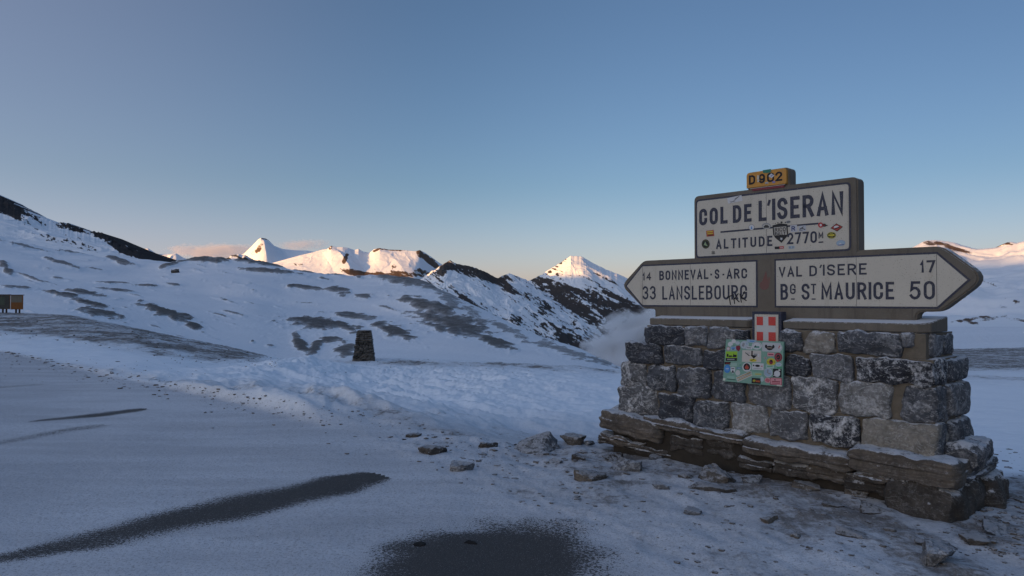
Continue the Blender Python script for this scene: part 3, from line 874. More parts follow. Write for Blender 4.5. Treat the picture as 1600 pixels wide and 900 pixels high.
mountain('snowy_summit',
         [(800, 452, 6900), (821, 441, 6800), (832, 436, 6750), (840, 432, 6700), (848, 428, 6700), (855, 423, 6650), (861, 419, 6650), (867, 416, 6600), (872, 413, 6600), (882, 406, 6600), (892, 399.7, 6600), (900, 400, 6600), (909, 401, 6600), (916, 404.5, 6600), (923, 409, 6600), (935, 415, 6600), (947, 421, 6600), (955, 424, 6600), (965, 428, 6600), (975, 432, 6600),
          (990, 440, 6600), (1020, 453, 6600), (1070, 464, 6600), (1130, 459, 6600), (1200, 452, 6600), (1320, 440, 6600)],
         [(800, 520, 5400), (860, 560, 5100), (930, 590, 4900), (1010, 610, 4800), (1320, 620, 4800)], 720, 240, M['dark_mountain'], p=1.1, relief=24, rfreq=0.003, stretch=0.8, rock=0.30, seed=23, crest_n=0.7,
         rv=[(395, -.30), (430, -.22), (450, -.04), (480, .08), (500, .26), (520, .38), (600, .5)],
         spurs=[(872, 413, 850, 445, 16, 70), (915, 404, 985, 470, 40, 40)],
         rblobs=[(850, 438, 22, 5, -22, .26), (874, 426, 9, 6, 60, .34), (892, 432, 9, 3, 40, .3), (866, 419, 16, 3.2, -42, .40), (843, 432, 18, 4, -25, .30), (880, 409, 7, 2.4, -40, .34), (905, 418, 10, 1.6, 25, .25), (932, 428, 14, 2, 22, .3), (958, 441, 18, 2.4, 28, .34), (885, 402, 12, 2, -35, .35), (865, 446, 40, 9, 15, .30), (900, 462, 60, 14, 10, .28), (880, 480, 50, 14, 10, .25), (925, 437, 26, 3, 20, .25), (945, 455, 40, 4, 25, .22), (975, 470, 40, 5, 28, .22), (985, 485, 50, 8, 12, .3), (940, 490, 60, 6, 15, .2), (880, 498, 46, 3, 14, -.5), (920, 478, 26, 3, 40, -.3)],
         rn=((30, 4.5, 22, 0.30), (9, 2.6, 30, 0.24), (5, 14, 20, 0.12)), back=900)
mountain('right_mountain',
         [(1150, 470, 2500), (1250, 440, 2500), (1350, 408, 2500), (1400, 394, 2500), (1425, 387, 2500), (1438, 381.5, 2500), (1443, 377.5, 2500), (1449, 375.6, 2500), (1462, 375, 2500), (1473, 376, 2500), (1484, 377.5, 2500), (1496, 380, 2520), (1508, 384, 2520), (1520, 387.5, 2540), (1530, 389, 2550), (1545, 388, 2550), (1560, 386, 2550), (1567, 384, 2530), (1574, 379, 2500), (1580, 377.5, 2500), (1590, 379.5, 2500), (1600, 377, 2500), (1660, 366, 2480), (1800, 350, 2450), (2100, 345, 2400)],
         [(1150, 520, 900), (1350, 522, 800), (1500, 520, 720), (1600, 516, 700), (1800, 510, 700), (2100, 500, 700)], 480, 200, M['glacier'], p=1.45, relief=22, rfreq=0.0026, stretch=0.8, rock=0.13, seed=29, crest_n=0.5,
         rblobs=[(1455, 380, 16, 3.5, 5, .5), (1485, 386, 22, 4, 22, .45), (1510, 393, 18, 3, 18, .4), (1476, 392, 26, 3, 20, .25), (1577, 381, 8, 2.5, 8, .5), (1575, 450, 30, 4, 15, .22), (1590, 405, 16, 4, -20, .2), (1560, 478, 26, 4, 20, .22), (1510, 503, 30, 2.5, 10, .25), (1545, 499, 26, 2.5, -12, .35), (1590, 500, 20, 3, 10, .35), (1470, 505, 30, 4, 0, .2), (1525, 497, 34, 3, -8, .4), (1540, 440, 20, 2.5, 25, .3), (1500, 462, 18, 2, 20, .3), (1585, 470, 22, 2, 15, .3)],
         rn=((22, 5, 18, 0.18), (7, 3, 30, 0.12)), back=700)

# the massif out of frame on the left: its shadow lies over the pass and the lower slopes
yy = np.linspace(-6500, 4200, 220)
tt = np.linspace(0, 1, 60)[:, None]
hz = np.interp(yy, [-6500, -5000, -3500, -2500, -1500, 0, 2020, 2200, 2400, 2900, 3300, 3700, 4200], [420, 540, 580, 585, 615, 642, 632, 565, 510, 500, 420, 280, 150]) + 16 * fbm(yy * 0.003, 2.2, 0, 4, 131)
xr = -4600 - 120 * fbm(yy * 0.0008, 7.0, 0, 2, 135)
Xm = xr + (1700 - 3400 * tt)
Zm = (hz + 300) * np.exp(-((Xm - xr) / 900) ** 2) - 300
Ym = np.broadcast_to(yy, Xm.shape)
Zm = Zm + 40 * (ridged(Xm * 0.002, Ym * 0.002, 4, 137) - 0.3) * sstep(0, 250, np.abs(Xm - xr))
rk = 0.25 + 0.25 * fbm(Xm * 0.003, Ym * 0.003, 0, 4, 139)
tag(mk('mountain_massif', np.stack([Xm, Ym, Zm], -1).reshape(-1, 3), grid_faces(60, 220), M['ridge'], None, dict(rock=rk)), kind='structure')

# ------------------------------------------------------------------ rough stones
def cube_shell(n):
    g = np.linspace(-1, 1, n + 1)
    pts, fcs = [], []
    for ax in range(3):
        for s in (-1, 1):
            a, b = np.meshgrid(g, g, indexing='ij')
            p = np.zeros((n + 1, n + 1, 3))
            p[..., ax] = s
            p[..., (ax + 1) % 3], p[..., (ax + 2) % 3] = (a, b) if s > 0 else (b, a)
            fcs.append(grid_faces(n + 1, n + 1, len(pts) * (n + 1) ** 2))
            pts.append(p.reshape(-1, 3))
    pts, fcs = np.concatenate(pts), np.concatenate(fcs)
    q, inv = np.unique(np.round(pts, 5), axis=0, return_inverse=True)
    return q, inv.reshape(-1)[fcs][:, ::-1].copy()


_shell = {}


def block_mesh(half, seed, k=8.0, amp=0.02, freq=5.0, n=14, strata=0.0, facet=0.0, taper=0.0):
    if n not in _shell: _shell[n] = cube_shell(n)
    q, f = _shell[n]
    half = np.asarray(half, float)
    rs = np.random.RandomState(seed)
    p = q / (np.sum(np.abs(q) ** k, 1) ** (1 / k))[:, None]
    p = p * half
    if taper: p[:, :2] *= (1 - taper * (p[:, 2:3] / half[2] * 0.5 + 0.5))
    nrm = p / (half ** 2)
    nrm /= np.linalg.norm(nrm, axis=1)[:, None]
    so = rs.uniform(0, 50, 3)
    a = p * freq + so
    d = fbm(a[:, 0], a[:, 1], a[:, 2], 4, 3) * amp
    if facet:
        for _ in range(12):                                       # flat hewn faces
            dn = rs.normal(size=3)
            if _ % 2: dn = dn * .30 + np.array([0, -1, 0])
            dn /= np.linalg.norm(dn)
            ext = np.abs(dn) @ half
            lim = ext * rs.uniform(1 - facet, 1.0)
            over = np.maximum(p @ dn - lim, 0)
            p = p - over[:, None] * dn
    p = p + nrm * d[:, None]
    if strata:
        strata = strata * .55
        lay = np.tanh(5 * perlin(p[:, 2] / half[2] * 2.3 + so[0], p[:, 0] * 1.3 + so[1], p[:, 1] * 1.3, 5)) + .9 * fbm(p[:, 0] * 6 + so[1], p[:, 1] * 6, p[:, 2] * 14, 3, 8)
        hor = nrm[:, :2] / np.maximum(np.linalg.norm(nrm[:, :2], axis=1), 1e-6)[:, None]
        p[:, :2] += hor * (lay * strata * (1 - nrm[:, 2] ** 2))[:, None]
    return p, f


def rot(ax, ay, az):
    cx, sx, cy, sy, cz, sz = math.cos(ax), math.sin(ax), math.cos(ay), math.sin(ay), math.cos(az), math.sin(az)
    return np.array([[cz, -sz, 0], [sz, cz, 0], [0, 0, 1]]) @ np.array([[cy, 0, sy], [0, 1, 0], [-sy, 0, cy]]) @ np.array([[1, 0, 0], [0, cx, -sx], [0, sx, cx]])


TONES = dict(k=((0.032, 0.035, 0.043), .45), d=((0.058, 0.062, 0.071), .66), g=((0.100, 0.102, 0.109), .76), l=((0.17, 0.167, 0.163), .8), t=((0.185, 0.17, 0.147), .5), w=((0.085, 0.086, 0.09), 1.0), kv=((0.026, 0.028, 0.034), 1.0), b=((0.100, 0.083, 0.067), .25), bd=((0.052, 0.045, 0.039), .2))
MROT = math.atan2(MX[1], MX[0])
wall = empty('stone_wall', MO, MROT)
tag(wall, 'grey mortared stone wall under the sign, on a footing of brown slabs', 'wall')


def set_tone(o, t):
    c_, v_ = TONES[t]
    o.color = (*c_, v_)
    o.data.set_sharp_from_angle(angle=R(32))
    return o


_sd = [100]


def stone(x0, x1, y0, y1, z0, z1, tone, name='stone_block', mat='stone', parent=None, k=9, amp=0.016, freq=7, n=14, strata=0, tilt=(0, 0, 0), facet=0.06):
    _sd[0] += 1
    h = np.array([x1 - x0, y1 - y0, z1 - z0]) / 2
    p, f = block_mesh(h, _sd[0], k, amp, freq, n, strata, facet)
    p = p @ rot(*tilt).T + np.array([x0 + x1, y0 + y1, z0 + z1]) / 2
    return set_tone(mk(name, p, f, M[mat], parent or wall), tone)


FRONT = [  # measured on the photograph: left, right, top, bottom of each stone of the front, and its tone
    (1004, 1069.6, 510, 538.6, 'k'), (1070.5, 1104, 512.7, 540, 'g'), (1105, 1150, 514, 544.5, 'g'), (1151, 1170, 514, 533, 'k'),
    (1220, 1253, 517, 551, 'd'), (1255, 1304, 520, 552, 't'), (1308, 1407, 521, 556.5, 'd'), (1408.5, 1423, 521, 545, 'g'),
    (978.7, 1032.5, 536.7, 566, 'k'), (1037, 1096, 541.6, 569, 'd'), (1100, 1142, 546.5, 577.7, 'k'), (1145, 1222, 549, 581, 'd'),
    (1226, 1265, 557, 587.5, 'k'), (1268, 1329, 556.5, 593, 'g'), (1335, 1461, 561, 599, 'kv'),
    (970, 1008, 567, 602, 'w'), (1011.7, 1053, 569.7, 611, 'd'), (1057.5, 1108, 575, 621, 'd'), (1114, 1163, 580.7, 627, 'd'), (1168, 1233.5, 585, 637, 'g'),
    (1237, 1305, 592, 644, 'w'), (1312, 1390.7, 600, 652, 'l'), (1409, 1462, 604, 662.7, 'g'),
    (963.5, 1026, 605, 650, 'w'), (1027.6, 1081, 617, 663, 'k'), (1083, 1136, 627, 668.7, 'd'), (1143, 1198.7, 633, 677, 'l'), (1202, 1261, 643, 687, 'g'), (1269, 1340, 650.7, 696, 'kv'), (1348, 1463, 660, 718.7, 't')]
rowz = {}
for i, (u0, u1, v0, v1, tn) in enumerate(FRONT):
    um, vm = (u0 + u1) / 2, (v0 + v1) / 2
    xa, xb = face(u0, vm)[0], face(u1, vm)[0]
    za, zb = face(um, v1)[1], face(um, v0)[1]
    dep = 0.30
    pr = random.Random(i).uniform(-0.025, 0.0)
    o = stone(xa - .009, xb + .009, pr, dep, za - .006, zb + .006, tn, k=random.Random(i + 9).uniform(5.5, 11), amp=0.034, freq=6.5, n=24, facet=.12, tilt=(0, random.Random(i + 50).uniform(-.02, .02), 0))
    if tn == 'kv' and i < 20: tag(o, 'very dark stone streaked with white at the right end')
# mortar body, one box per course, stepping in towards the top
core = bmesh.new()


def bx(bm, x0, x1, y0, y1, z0, z1):
    vs = [bm.verts.new(c) for c in ((x0, y0, z0), (x1, y0, z0), (x1, y1, z0), (x0, y1, z0), (x0, y0, z1), (x1, y0, z1), (x1, y1, z1), (x0, y1, z1))]
    for f in ((0, 1, 2, 3), (4, 7, 6, 5), (0, 4, 5, 1), (1, 5, 6, 2), (2, 6, 7, 3), (3, 7, 4, 0)):
        bm.faces.new([vs[i] for i in f])
    return vs


XL_D, XR_D = face(966, 628)[0], face(1459, 690)[0]
XL_C, XR_C = face(973, 585)[0], face(1458, 635)[0]
XL_B, XR_B = face(983, 552)[0], face(1456, 580)[0]
XL_A, XR_A = face(1008, 525)[0], face(1444, 535)[0]
zD0, zD1 = face(1400, 725)[1] - .12, face(1400, 656)[1]
zC1 = face(1380, 597)[1]
zB1 = face(1380, 559)[1]
zA1 = face(1380, 520)[1]
WY = 0.78
bx(core, XL_D, XR_D, .036, WY, zD0, zD1); bx(core, XL_C, XR_C, .037, WY - .01, zD1 + .001, zC1)
bx(core, XL_B, XR_B, .038, WY - .02, zC1 + .001, zB1); bx(core, XL_A, XR_A, .039, WY - .06, zB1 + .001, zA1)
bm_obj('mortar', core, M['mortar'], wall)
# right-hand end (seen at a slant) and the sides the photograph does not show
side = [(XR_B, .31, .80, zC1, zB1, 'd', .06), (XR_C, .0, .24, zD1, zC1, 'd', .03), (XR_C, .27, .80, zD1, zC1, 'g', .07), (XR_D, .02, .26, zD0 + .12, zD1, 'd', .03), (XR_D, .29, .82, zD0 + .12, zD1, 'd', .08),
        (XR_A, .10, .40, zB1, zA1, 'g', .03), (XR_A, .42, .70, zB1, zA1, 'd', .03)]
for xr_, y0, y1, z0, z1, tn, pj in side:
    stone(xr_ - .22, xr_ + pj, y0, y1, z0 + .008, z1 - .008, tn, k=6, amp=0.02, facet=.12)
for (xa, xb, z0, z1, ys) in ((XL_D, XR_D, zD0 + .1, zD1, .02), (XL_C, XR_C, zD1, zC1, .0), (XL_B, XR_B, zC1, zB1, -.01), (XL_A, XR_A, zB1, zA1, -.05)):
    rs = random.Random(int(z0 * 1000))
    y = .04
    while y < WY - .15:                              # left end
        wd = rs.uniform(.28, .42)
        y2 = min(y + wd, WY)
        stone(xa - .02, xa + .2, y, y2, z0 + .01, z1 - .01, rs.choice('kdgg'), n=8)
        y = y2 + .02
    x = xa + .02
    while x < xb - .15:                              # back
        wd = rs.uniform(.25, .5)
        x2 = min(x + wd, xb)
        stone(x, x2, WY - .2 + ys, WY + .03 + ys, z0 + .01, z1 - .01, rs.choice('kdggl'), n=8)
        x = x2 + .025

# footing: slabs of brown schist that stand out from the wall
def slab_px(u0, u1, v0, v1, off, depth, tone, tilt=(0, 0, 0), name='footing_slab', k=10, amp=0.04, strata=.02, n=26, facet=.10, mat='slab'):
    um, vm = (u0 + u1) / 2, (v0 + v1) / 2
    xa, xb = face(u0, vm, off)[0], face(u1, vm, off)[0]
    za, zb = face(um, v1, off)[1], face(um, v0, off)[1]
    return stone(xa, xb, off, off + depth, za, zb, tone, name, mat, None, k, amp, 4.5, n, strata, tilt, facet)


tag(slab_px(931, 1028, 649, 682, -.16, .75, 'b', (0, R(5.5), 0), strata=.03, k=9, n=30, amp=.03), 'thick tilted brown slab at the left end')
slab_px(934, 1003, 685, 694, -.14, .7, 'b', (0, R(3), 0), strata=.05, n=20)
slab_px(930, 1046, 693, 706, -.08, .7, 'bd', (0, R(2), 0), strata=.04)
slab_px(1000, 1160, 664, 681, -.13, .5, 'b', (0, R(2.2), 0), strata=.03, n=24, k=10)
slab_px(1044, 1098, 683, 711, -.09, .5, 'bd', strata=.02)
slab_px(1100, 1148, 687, 716, -.08, .5, 'bd', strata=.02)
tag(slab_px(1153, 1330, 700, 726, -.20, .7, 'b', (0, R(1.0), 0), strata=.02, n=30, k=9, amp=.03), 'long snow-topped slab in the middle of the footing')
tag(slab_px(1316, 1492, 713, 752, -.26, .8, 'b', (0, R(.6), 0), strata=.025, n=32, k=9, amp=.03), 'long thick slab at the right corner of the footing')
for u0, u1, v0, v1, tn in ((1150, 1205, 718, 738, 'bd'), (1206, 1262, 724, 744, 'bd'), (1262, 1318, 730, 752, 'b'), (1318, 1372, 745, 765, 'bd'), (1372, 1420, 752, 778, 'bd')):
    slab_px(u0, u1, v0, v1, -.14, .6, tn, strata=.03, n=14)
slab_px(1330, 1425, 744, 757, -.22, .6, 'b', (0, R(3), 0), strata=.03, n=20)
xs = face(1470, 700)[0]
sd = lambda u, xl, v: side_y(u, xl, v)
# big corner stones of the footing
y0, zt = side_y(1487, xs + .10, 720); y1, _ = side_y(1540, xs + .16, 725)
stone(xs - .1, xs + .20, .05, .95, face(1500, 748)[1] + .03, face(1490, 700)[1] + .0, 'd', 'footing_stone', 'stone', None, 4, .05, 4, 22, .0, (0, R(4), R(6)), .28)
stone(xs - .34, xs + .17, -.31, .62, -.20, face(1470, 752, -.2)[1] - .02, 'bd', 'footing_stone', 'stone', None, 4.5, .06, 3.5, 26, .0, (0, R(4), R(-3)), .26)
stone(xs - .2, xs + .27, .40, 1.0, -.24, .26, 'bd', 'footing_stone', 'stone', None, 4, .05, 4, 20, .0, (0, 0, R(8)), .28)
stone(xs - .22, xs + .18, .0, .95, .25, face(1500, 748)[1] + .05, 'd', 'footing_slab', 'slab', None, 7, .03, 4, 18, .05, (0, 0, 0), .12)
slab_px(1404, 1470, 776, 812, -.16, .6, 'bd', (0, R(-4), 0), strata=.04, n=18)
# rubble core of the footing
fc = bmesh.new()
bx(fc, XL_D - .02, XR_D + .02, -.06, WY + .03, -.35, zD0 + .1)
bm_obj('footing_core', fc, M['footing_fill'], wall)
for side_i in range(8):
    rs = random.Random(side_i)
    x = XL_D + side_i * (XR_D - XL_D - .42) / 7
    stone(x, x + .42, WY - .1, WY + .14, -.2, zD0 + .12, rs.choice(['b', 'bd', 'd']), 'footing_slab', 'slab', n=10, strata=.03)
for j in range(2):
    stone(XL_D - .12, XL_D + .2, .25 + j * .3, .58 + j * .3, -.2, zD0 + .1, 'bd', 'footing_slab', 'slab', n=10, strata=.03)

# ------------------------------------------------------------------ the concrete sign
sign = empty('road_sign', MO, MROT)
tag(sign, 'large concrete pass sign with two enamel arrow blades set into the stone wall', 'road sign')
SO = 0.24                                       # its front lies this far behind the face of the wall
ST = 0.15


def fp(u, v, off=SO): return face(u, v, off)


def prism(name, pts, y0, y1, mat, parent, bevel=0.0, seg=2):
    bm = bmesh.new()
    a = [bm.verts.new((p[0], y0, p[1])) for p in pts]
    b = [bm.verts.new((p[0], y1, p[1])) for p in pts]
    bm.faces.new(a); bm.faces.new(b[::-1])
    for i in range(len(pts)):
        j = (i + 1) % len(pts)
        bm.faces.new((a[i], b[i], b[j], a[j]))
    bmesh.ops.recalc_face_normals(bm, faces=bm.faces)
    if bevel:
        ed = [e for e in bm.edges if abs(e.verts[0].co.y - e.verts[1].co.y) < 1e-6]
        bmesh.ops.bevel(bm, geom=ed, offset=bevel, segments=seg, affect='EDGES', clamp_overlap=True)
    return bm_obj(name, bm, mat, parent)


def rounded(pts, rad, seg=5):
    out = []
    n = len(pts)
    for i in range(n):
        p, a, b = np.array(pts[i]), np.array(pts[i - 1]), np.array(pts[(i + 1) % n])
        r = rad[i] if hasattr(rad, '__len__') else rad
        if r <= 0: out.append(tuple(p)); continue
        da, db = (a - p) / np.linalg.norm(a - p), (b - p) / np.linalg.norm(b - p)
        for t in np.linspace(0, 1, seg + 1):
            s0, s1 = p + da * r, p + db * r
            out.append(tuple((1 - t) ** 2 * s0 + 2 * t * (1 - t) * p + t ** 2 * s1))
    return out


zb_top = np.mean([fp(1005, 408)[1], fp(1083, 403)[1], fp(1342, 391)[1], fp(1472, 384)[1]])
zb_bot = np.mean([fp(1005, 482)[1], fp(1468, 488)[1]])
zn_top = np.mean([fp(1085, 306.7)[1], fp(1341, 275)[1], fp(1168, 297)[1]])
X = lambda u, v=440: fp(u, v)[0]
out = [(X(1023, 495), fp(1023, 500)[1] - .05), (X(1023, 488), zb_bot), (X(1005), zb_bot), (X(970.4), fp(970.4, 446)[1]), (X(1005), zb_top), (X(1084.5), zb_top), (X(1084.5), zn_top), (X(1341.5), zn_top), (X(1341.5), zb_top),
       (X(1472), zb_top), (X(1541), fp(1541, 434)[1]), (X(1468.6), zb_bot), (X(1432, 490), zb_bot), (X(1431, 495), fp(1431, 505)[1] - .05)]
prism('concrete_frame', rounded(out, [0, .03, .05, .09, .05, .0, .055, .055, 0, .06, .13, .06, .05, 0]), SO, SO + ST, M['concrete'], sign, .012, 2)


def panel(name, pts, border, mat, parent=None, z=.006, rad=.0, bmat='navy', bz=.003):
    """an enamel panel on a dark painted border; returns the panel"""
    c_ = np.mean(pts, 0)
    n = len(pts)
    P = np.array(pts)
    big = []
    area = sum(P[i - 1][0] * P[i][1] - P[i][0] * P[i - 1][1] for i in range(n))
    sg = 1 if area > 0 else -1
    for i in range(n):
        a, p, b = P[i - 1], P[i], P[(i + 1) % n]
        d1, d2 = (p - a) / np.linalg.norm(p - a), (b - p) / np.linalg.norm(b - p)
        n1, n2 = sg * np.array([d1[1], -d1[0]]), sg * np.array([d2[1], -d2[0]])
        m_ = n1 + n2
        big.append(tuple(p + m_ * border / max(m_ @ n1, .35)))
    rb = rad if np.ndim(rad) else [rad] * n
    pn = prism(name, rounded(pts, rb) if max(rb) > 0 else pts, SO - z, SO + .004, mat, parent or sign, .0015, 1)
    prism('border', rounded(big, [r * 1.4 for r in rb]) if max(rb) > 0 else big, SO - bz, SO + .005, M[bmat], pn)
    return pn


# panels
nzt = np.mean([fp(1089.5, 315.2)[1], fp(1327.5, 286.8)[1]]); nzb = np.mean([fp(1089.5, 401)[1], fp(1327.5, 388.9)[1]])
nx0, nx1 = X(1090), X(1327.5)
name_panel = panel('name_panel', [(nx0, nzb), (nx1, nzb), (nx1, nzt), (nx0, nzt)], .017, M['cream'], rad=.03)
azt = np.mean([fp(1004.4, 415.5)[1], fp(1181.4, 409.3)[1], fp(1213, 408)[1], fp(1464, 396.6)[1]])
azb = np.mean([fp(1004.4, 476)[1], fp(1181.4, 478.2)[1], fp(1213, 478.5)[1], fp(1464, 479)[1]])
left_panel = panel('arrow_panel', [(X(1181.4), azb), (X(1181.4), azt), (X(1004.4), azt), (X(979.8), (azt + azb) / 2), (X(1004.4), azb)], .016, M['cream'])
tag(left_panel, 'left-pointing cream panel listing two southern towns')
right_panel = panel('arrow_panel', [(X(1213), azt), (X(1213), azb), (X(1464), azb), (X(1511.8), (azt + azb) / 2), (X(1464), azt)], .016, M['cream'])
tag(right_panel, 'right-pointing cream panel listing two northern towns')
# joints between the enamel tiles
for (u, zt_, zb_, pn) in ((1198.5, nzt, nzb, name_panel), (1079, azt, azb, left_panel), (1004.6, azt, azb, left_panel), (1338.5, azt, azb, right_panel), (1464, azt, azb, right_panel)):
    xj = X(u)
    prism('tile_joint', [(xj - .0016, zb_ + .002), (xj + .0016, zb_ + .002), (xj + .0016, zt_ - .002), (xj - .0016, zt_ - .002)], SO - .0066, SO - .005, M['navy'], pn)

# ---- lettering: single-weight strokes
def ell(cx, cy, rx, ry, a0, a1, n=9):
    return [(cx + rx * math.cos(R(a)), cy + ry * math.sin(R(a))) for a in np.linspace(a0, a1, n)]


def _C(): return [(1, .70)] + ell(.5, .76, .5, .24, 0, 180) + ell(.5, .24, .5, .24, 180, 360) + [(1, .30)]


O_ = ell(.5, .74, .5, .26, 0, 180) + ell(.5, .26, .5, .26, 180, 360)
G = {'A': [[(0, 0), (.5, 1), (1, 0)], [(.17, .29), (.83, .29)]],
     'B': [[(0, .54), (0, 1), (.5, 1)] + ell(.5, .77, .44, .23, 90, -90)[1:] + [(0, .54)], [(0, .54), (.5, .54)] + ell(.52, .27, .48, .27, 90, -90)[1:] + [(0, 0), (0, .54)]],
     'C': [_C()], 'D': [[(0, 0), (0, 1), (.42, 1)] + ell(.42, .68, .58, .32, 90, 0)[1:] + ell(.42, .32, .58, .32, 0, -90) + [(0, 0)]],
     'E': [[(1, 1), (0, 1), (0, 0), (1, 0)], [(0, .52), (.82, .52)]],
     'G': [[(1, .70)] + ell(.5, .76, .5, .24, 0, 180) + ell(.5, .24, .5, .24, 180, 345) + [(1, .24), (1, .45), (.55, .45)]],
     'I': [[(.5, 0), (.5, 1)]], 'L': [[(0, 1), (0, 0), (1, 0)]], 'M': [[(0, 0), (0, 1), (.5, .22), (1, 1), (1, 0)]], 'N': [[(0, 0), (0, 1), (1, 0), (1, 1)]], 'O': [O_ + [O_[0]]], '0': [O_ + [O_[0]]],
     'R': [[(0, 0), (0, 1), (.5, 1)] + ell(.5, .75, .47, .25, 90, -90)[1:] + [(0, .5)], [(.48, .5), (1, 0)]],
     'S': [ell(.5, .755, .5, .245, 12, 232, 11) + ell(.5, .245, .5, .245, 52, -168, 11)],
     'T': [[(0, 1), (1, 1)], [(.5, 1), (.5, 0)]], 'U': [[(0, 1), (0, .26)] + ell(.5, .26, .5, .26, 180, 360)[1:] + [(1, 1)]],
     'V': [[(0, 1), (.5, 0), (1, 1)]], 'K': [[(0, 0), (0, 1)], [(1, 1), (.05, .4)], [(.35, .58), (1, 0)]], 'Y': [[(0, 1), (.5, .48), (1, 1)], [(.5, .5), (.5, 0)]],
     '1': [[(.05, .74), (.6, 1), (.6, 0)]], '2': [ell(.5, .72, .5, .28, 170, -25, 10) + [(0, 0), (1, 0)]], '3': [ell(.48, .75, .46, .25, 155, -85, 10) , ell(.5, .265, .5, .265, 85, -155, 10)],
     '4': [[(.74, 0), (.74, 1), (0, .3), (1, .3)]], '5': [[(.95, 1), (.14, 1), (.06, .56)] + ell(.46, .33, .54, .33, 128, -150, 11)], '7': [[(0, 1), (1, 1), (.38, 0)]],
     '9': [ell(.5, .68, .5, .32, 0, 360, 17), [(1, .68)] + ell(.5, .3, .5, .3, 0, -150, 9)], '-': [[(0, .46), (1, .46)]], "'": [[(0, .82), (.9, 1.0)]], '_': [[(0, 0), (1, 0)]]}
WID = {'I': .18, '1': .55, 'M': 1.22, '-': .36, "'": .42, ' ': .55, 'L': .86, 'E': .86, 'S': .95}


def stroke_strip(pts, t, closed):
    P = [np.array(p) for p in pts]
    Q = [P[0]]
    for p in P[1:]:
        if np.linalg.norm(p - Q[-1]) > t * .02: Q.append(p)
    P = Q
    n = len(P)
    L, Rr = [], []
    for i in range(n):
        dp = P[i] - P[i - 1] if i > 0 else (P[0] - P[n - 2] if closed else P[1] - P[0])
        dn = P[i + 1] - P[i] if i < n - 1 else (P[1] - P[n - 1] if closed else P[i] - P[i - 1])
        dp, dn = dp / np.linalg.norm(dp), dn / np.linalg.norm(dn)
        n1, n2 = np.array([-dp[1], dp[0]]), np.array([-dn[1], dn[0]])
        m_ = n1 + n2
        if np.linalg.norm(m_) < .2: m_ = n1
        m_ = m_ / np.linalg.norm(m_)
        k_ = 1 / max(m_ @ n1, .42)
        p = P[i]
        if not closed and i == 0: p = p - dn * t * .5
        if not closed and i == n - 1: p = p + dp * t * .5
        L.append(p + m_ * k_ * t / 2); Rr.append(p - m_ * k_ * t / 2)
    return L, Rr


class Writing:
    def __init__(s): s.v, s.f, s.k = [], [], 0

    def stroke(s, pts, t, y, closed=False):
        L, Q = stroke_strip(pts, t, closed)
        y = y - .00012 * (s.k % 5); s.k += 1
        b, n = len(s.v), len(L)
        s.v += [(p[0], y, p[1]) for p in L] + [(p[0], y, p[1]) for p in Q]
        s.f += [(b + i, b + n + i, b + n + i + 1, b + i + 1) for i in range(n - 1)]

    def line(s, text, x0, x1, z0, z1, t, y, slant=0.0, rise=0.0, gap=.30):
        h = z1 - z0
        ws = [WID.get(c_, 1.0) for c_ in text]
        tot = sum(ws) + gap * (len(text) - 1)
        sc_ = (x1 - x0 + 0) / tot
        x = x0
        for c_, w_ in zip(text, ws):
            wd = w_ * sc_
            if c_ != ' ':
                for st in G[c_]:
                    cl = np.allclose(st[0], st[-1])
                    iw = max(wd - t, 1e-4)
                    pp = [(x + t / 2 + a * iw + slant * b * h, z0 + t / 2 + b * (h - t) + rise * (x - x0)) for a, b in st]
                    if c_ == 'I': pp = [(x + wd / 2, p[1]) for p in pp]
                    # strokes that run to the box edge keep to it: pull the cap in
                    if not cl:
                        for e, q_ in ((0, 1), (-1, -2)):
                            d = np.array(pp[e]) - np.array(pp[q_]); d = d / np.linalg.norm(d)
                            if abs(d[1]) > .5: pp[e] = tuple(np.array(pp[e]))
                    s.stroke(pp, t, y, cl)
            x += wd + gap * sc_
        return s

    def build(s, name, mat, parent): return mk(name, s.v, s.f, mat, parent, smooth=False)


YL = SO - .0075


def wr(text, u0, u1, v_top, v_bot, t_px, uref=None, wr_=None, **kw):
    um = uref if uref is not None else (u0 + u1) / 2
    vm = (v_top + v_bot) / 2
    px = face(um + 1, vm, SO)[0] - face(um, vm, SO)[0]
    pz = face(um, vm, SO)[1] - face(um, vm + 1, SO)[1]
    return wr_.line(text, face(u0, vm, SO)[0], face(u1, vm, SO)[0], face(um, v_bot, SO)[1], face(um, v_top, SO)[1], t_px * pz, YL, **kw)


L1 = Writing()
wr('COL', 1093, 1137.5, 324.6, 351.0, 5.2, 1115, L1); wr('DE', 1145.6, 1175, 319.7, 347.5, 5.2, 1160, L1); wr('L', 1185.8, 1198.5, 313.3, 345.6, 5.6, 1192, L1); wr("'", 1199.3, 1205, 312.5, 344.5, 4.2, 1202, L1)
wr('ISERAN', 1208, 1318.5, 304.6, 339.3, 5.8, 1263, L1, gap=.24)
L1.build('pass_name', M['navy'], name_panel)
L2 = Writing()
wr('ALTITUDE', 1119.5, 1207.5, 371.3, 387.0, 2.9, 1163, L2, gap=.42); L2.build('altitude_word', M['navy'], name_panel); L2 = Writing(); wr('2770', 1230.5, 1277, 362.6, 380.6, 3.0, 1254, L2, gap=.22); wr('M', 1279.5, 1287, 362.4, 372.6, 1.9, 1283, L2)
L2.stroke([fp(1280.5, 378.6), fp(1286, 378.2)], .012, YL)
L2.build('altitude_figure', M['navy'], name_panel)
L3 = Writing()
L3.stroke([fp(1127.5, 362.6), fp(1278, 349.4)], .0165, YL)
L3.build('dividing_rule', M['navy'], name_panel)
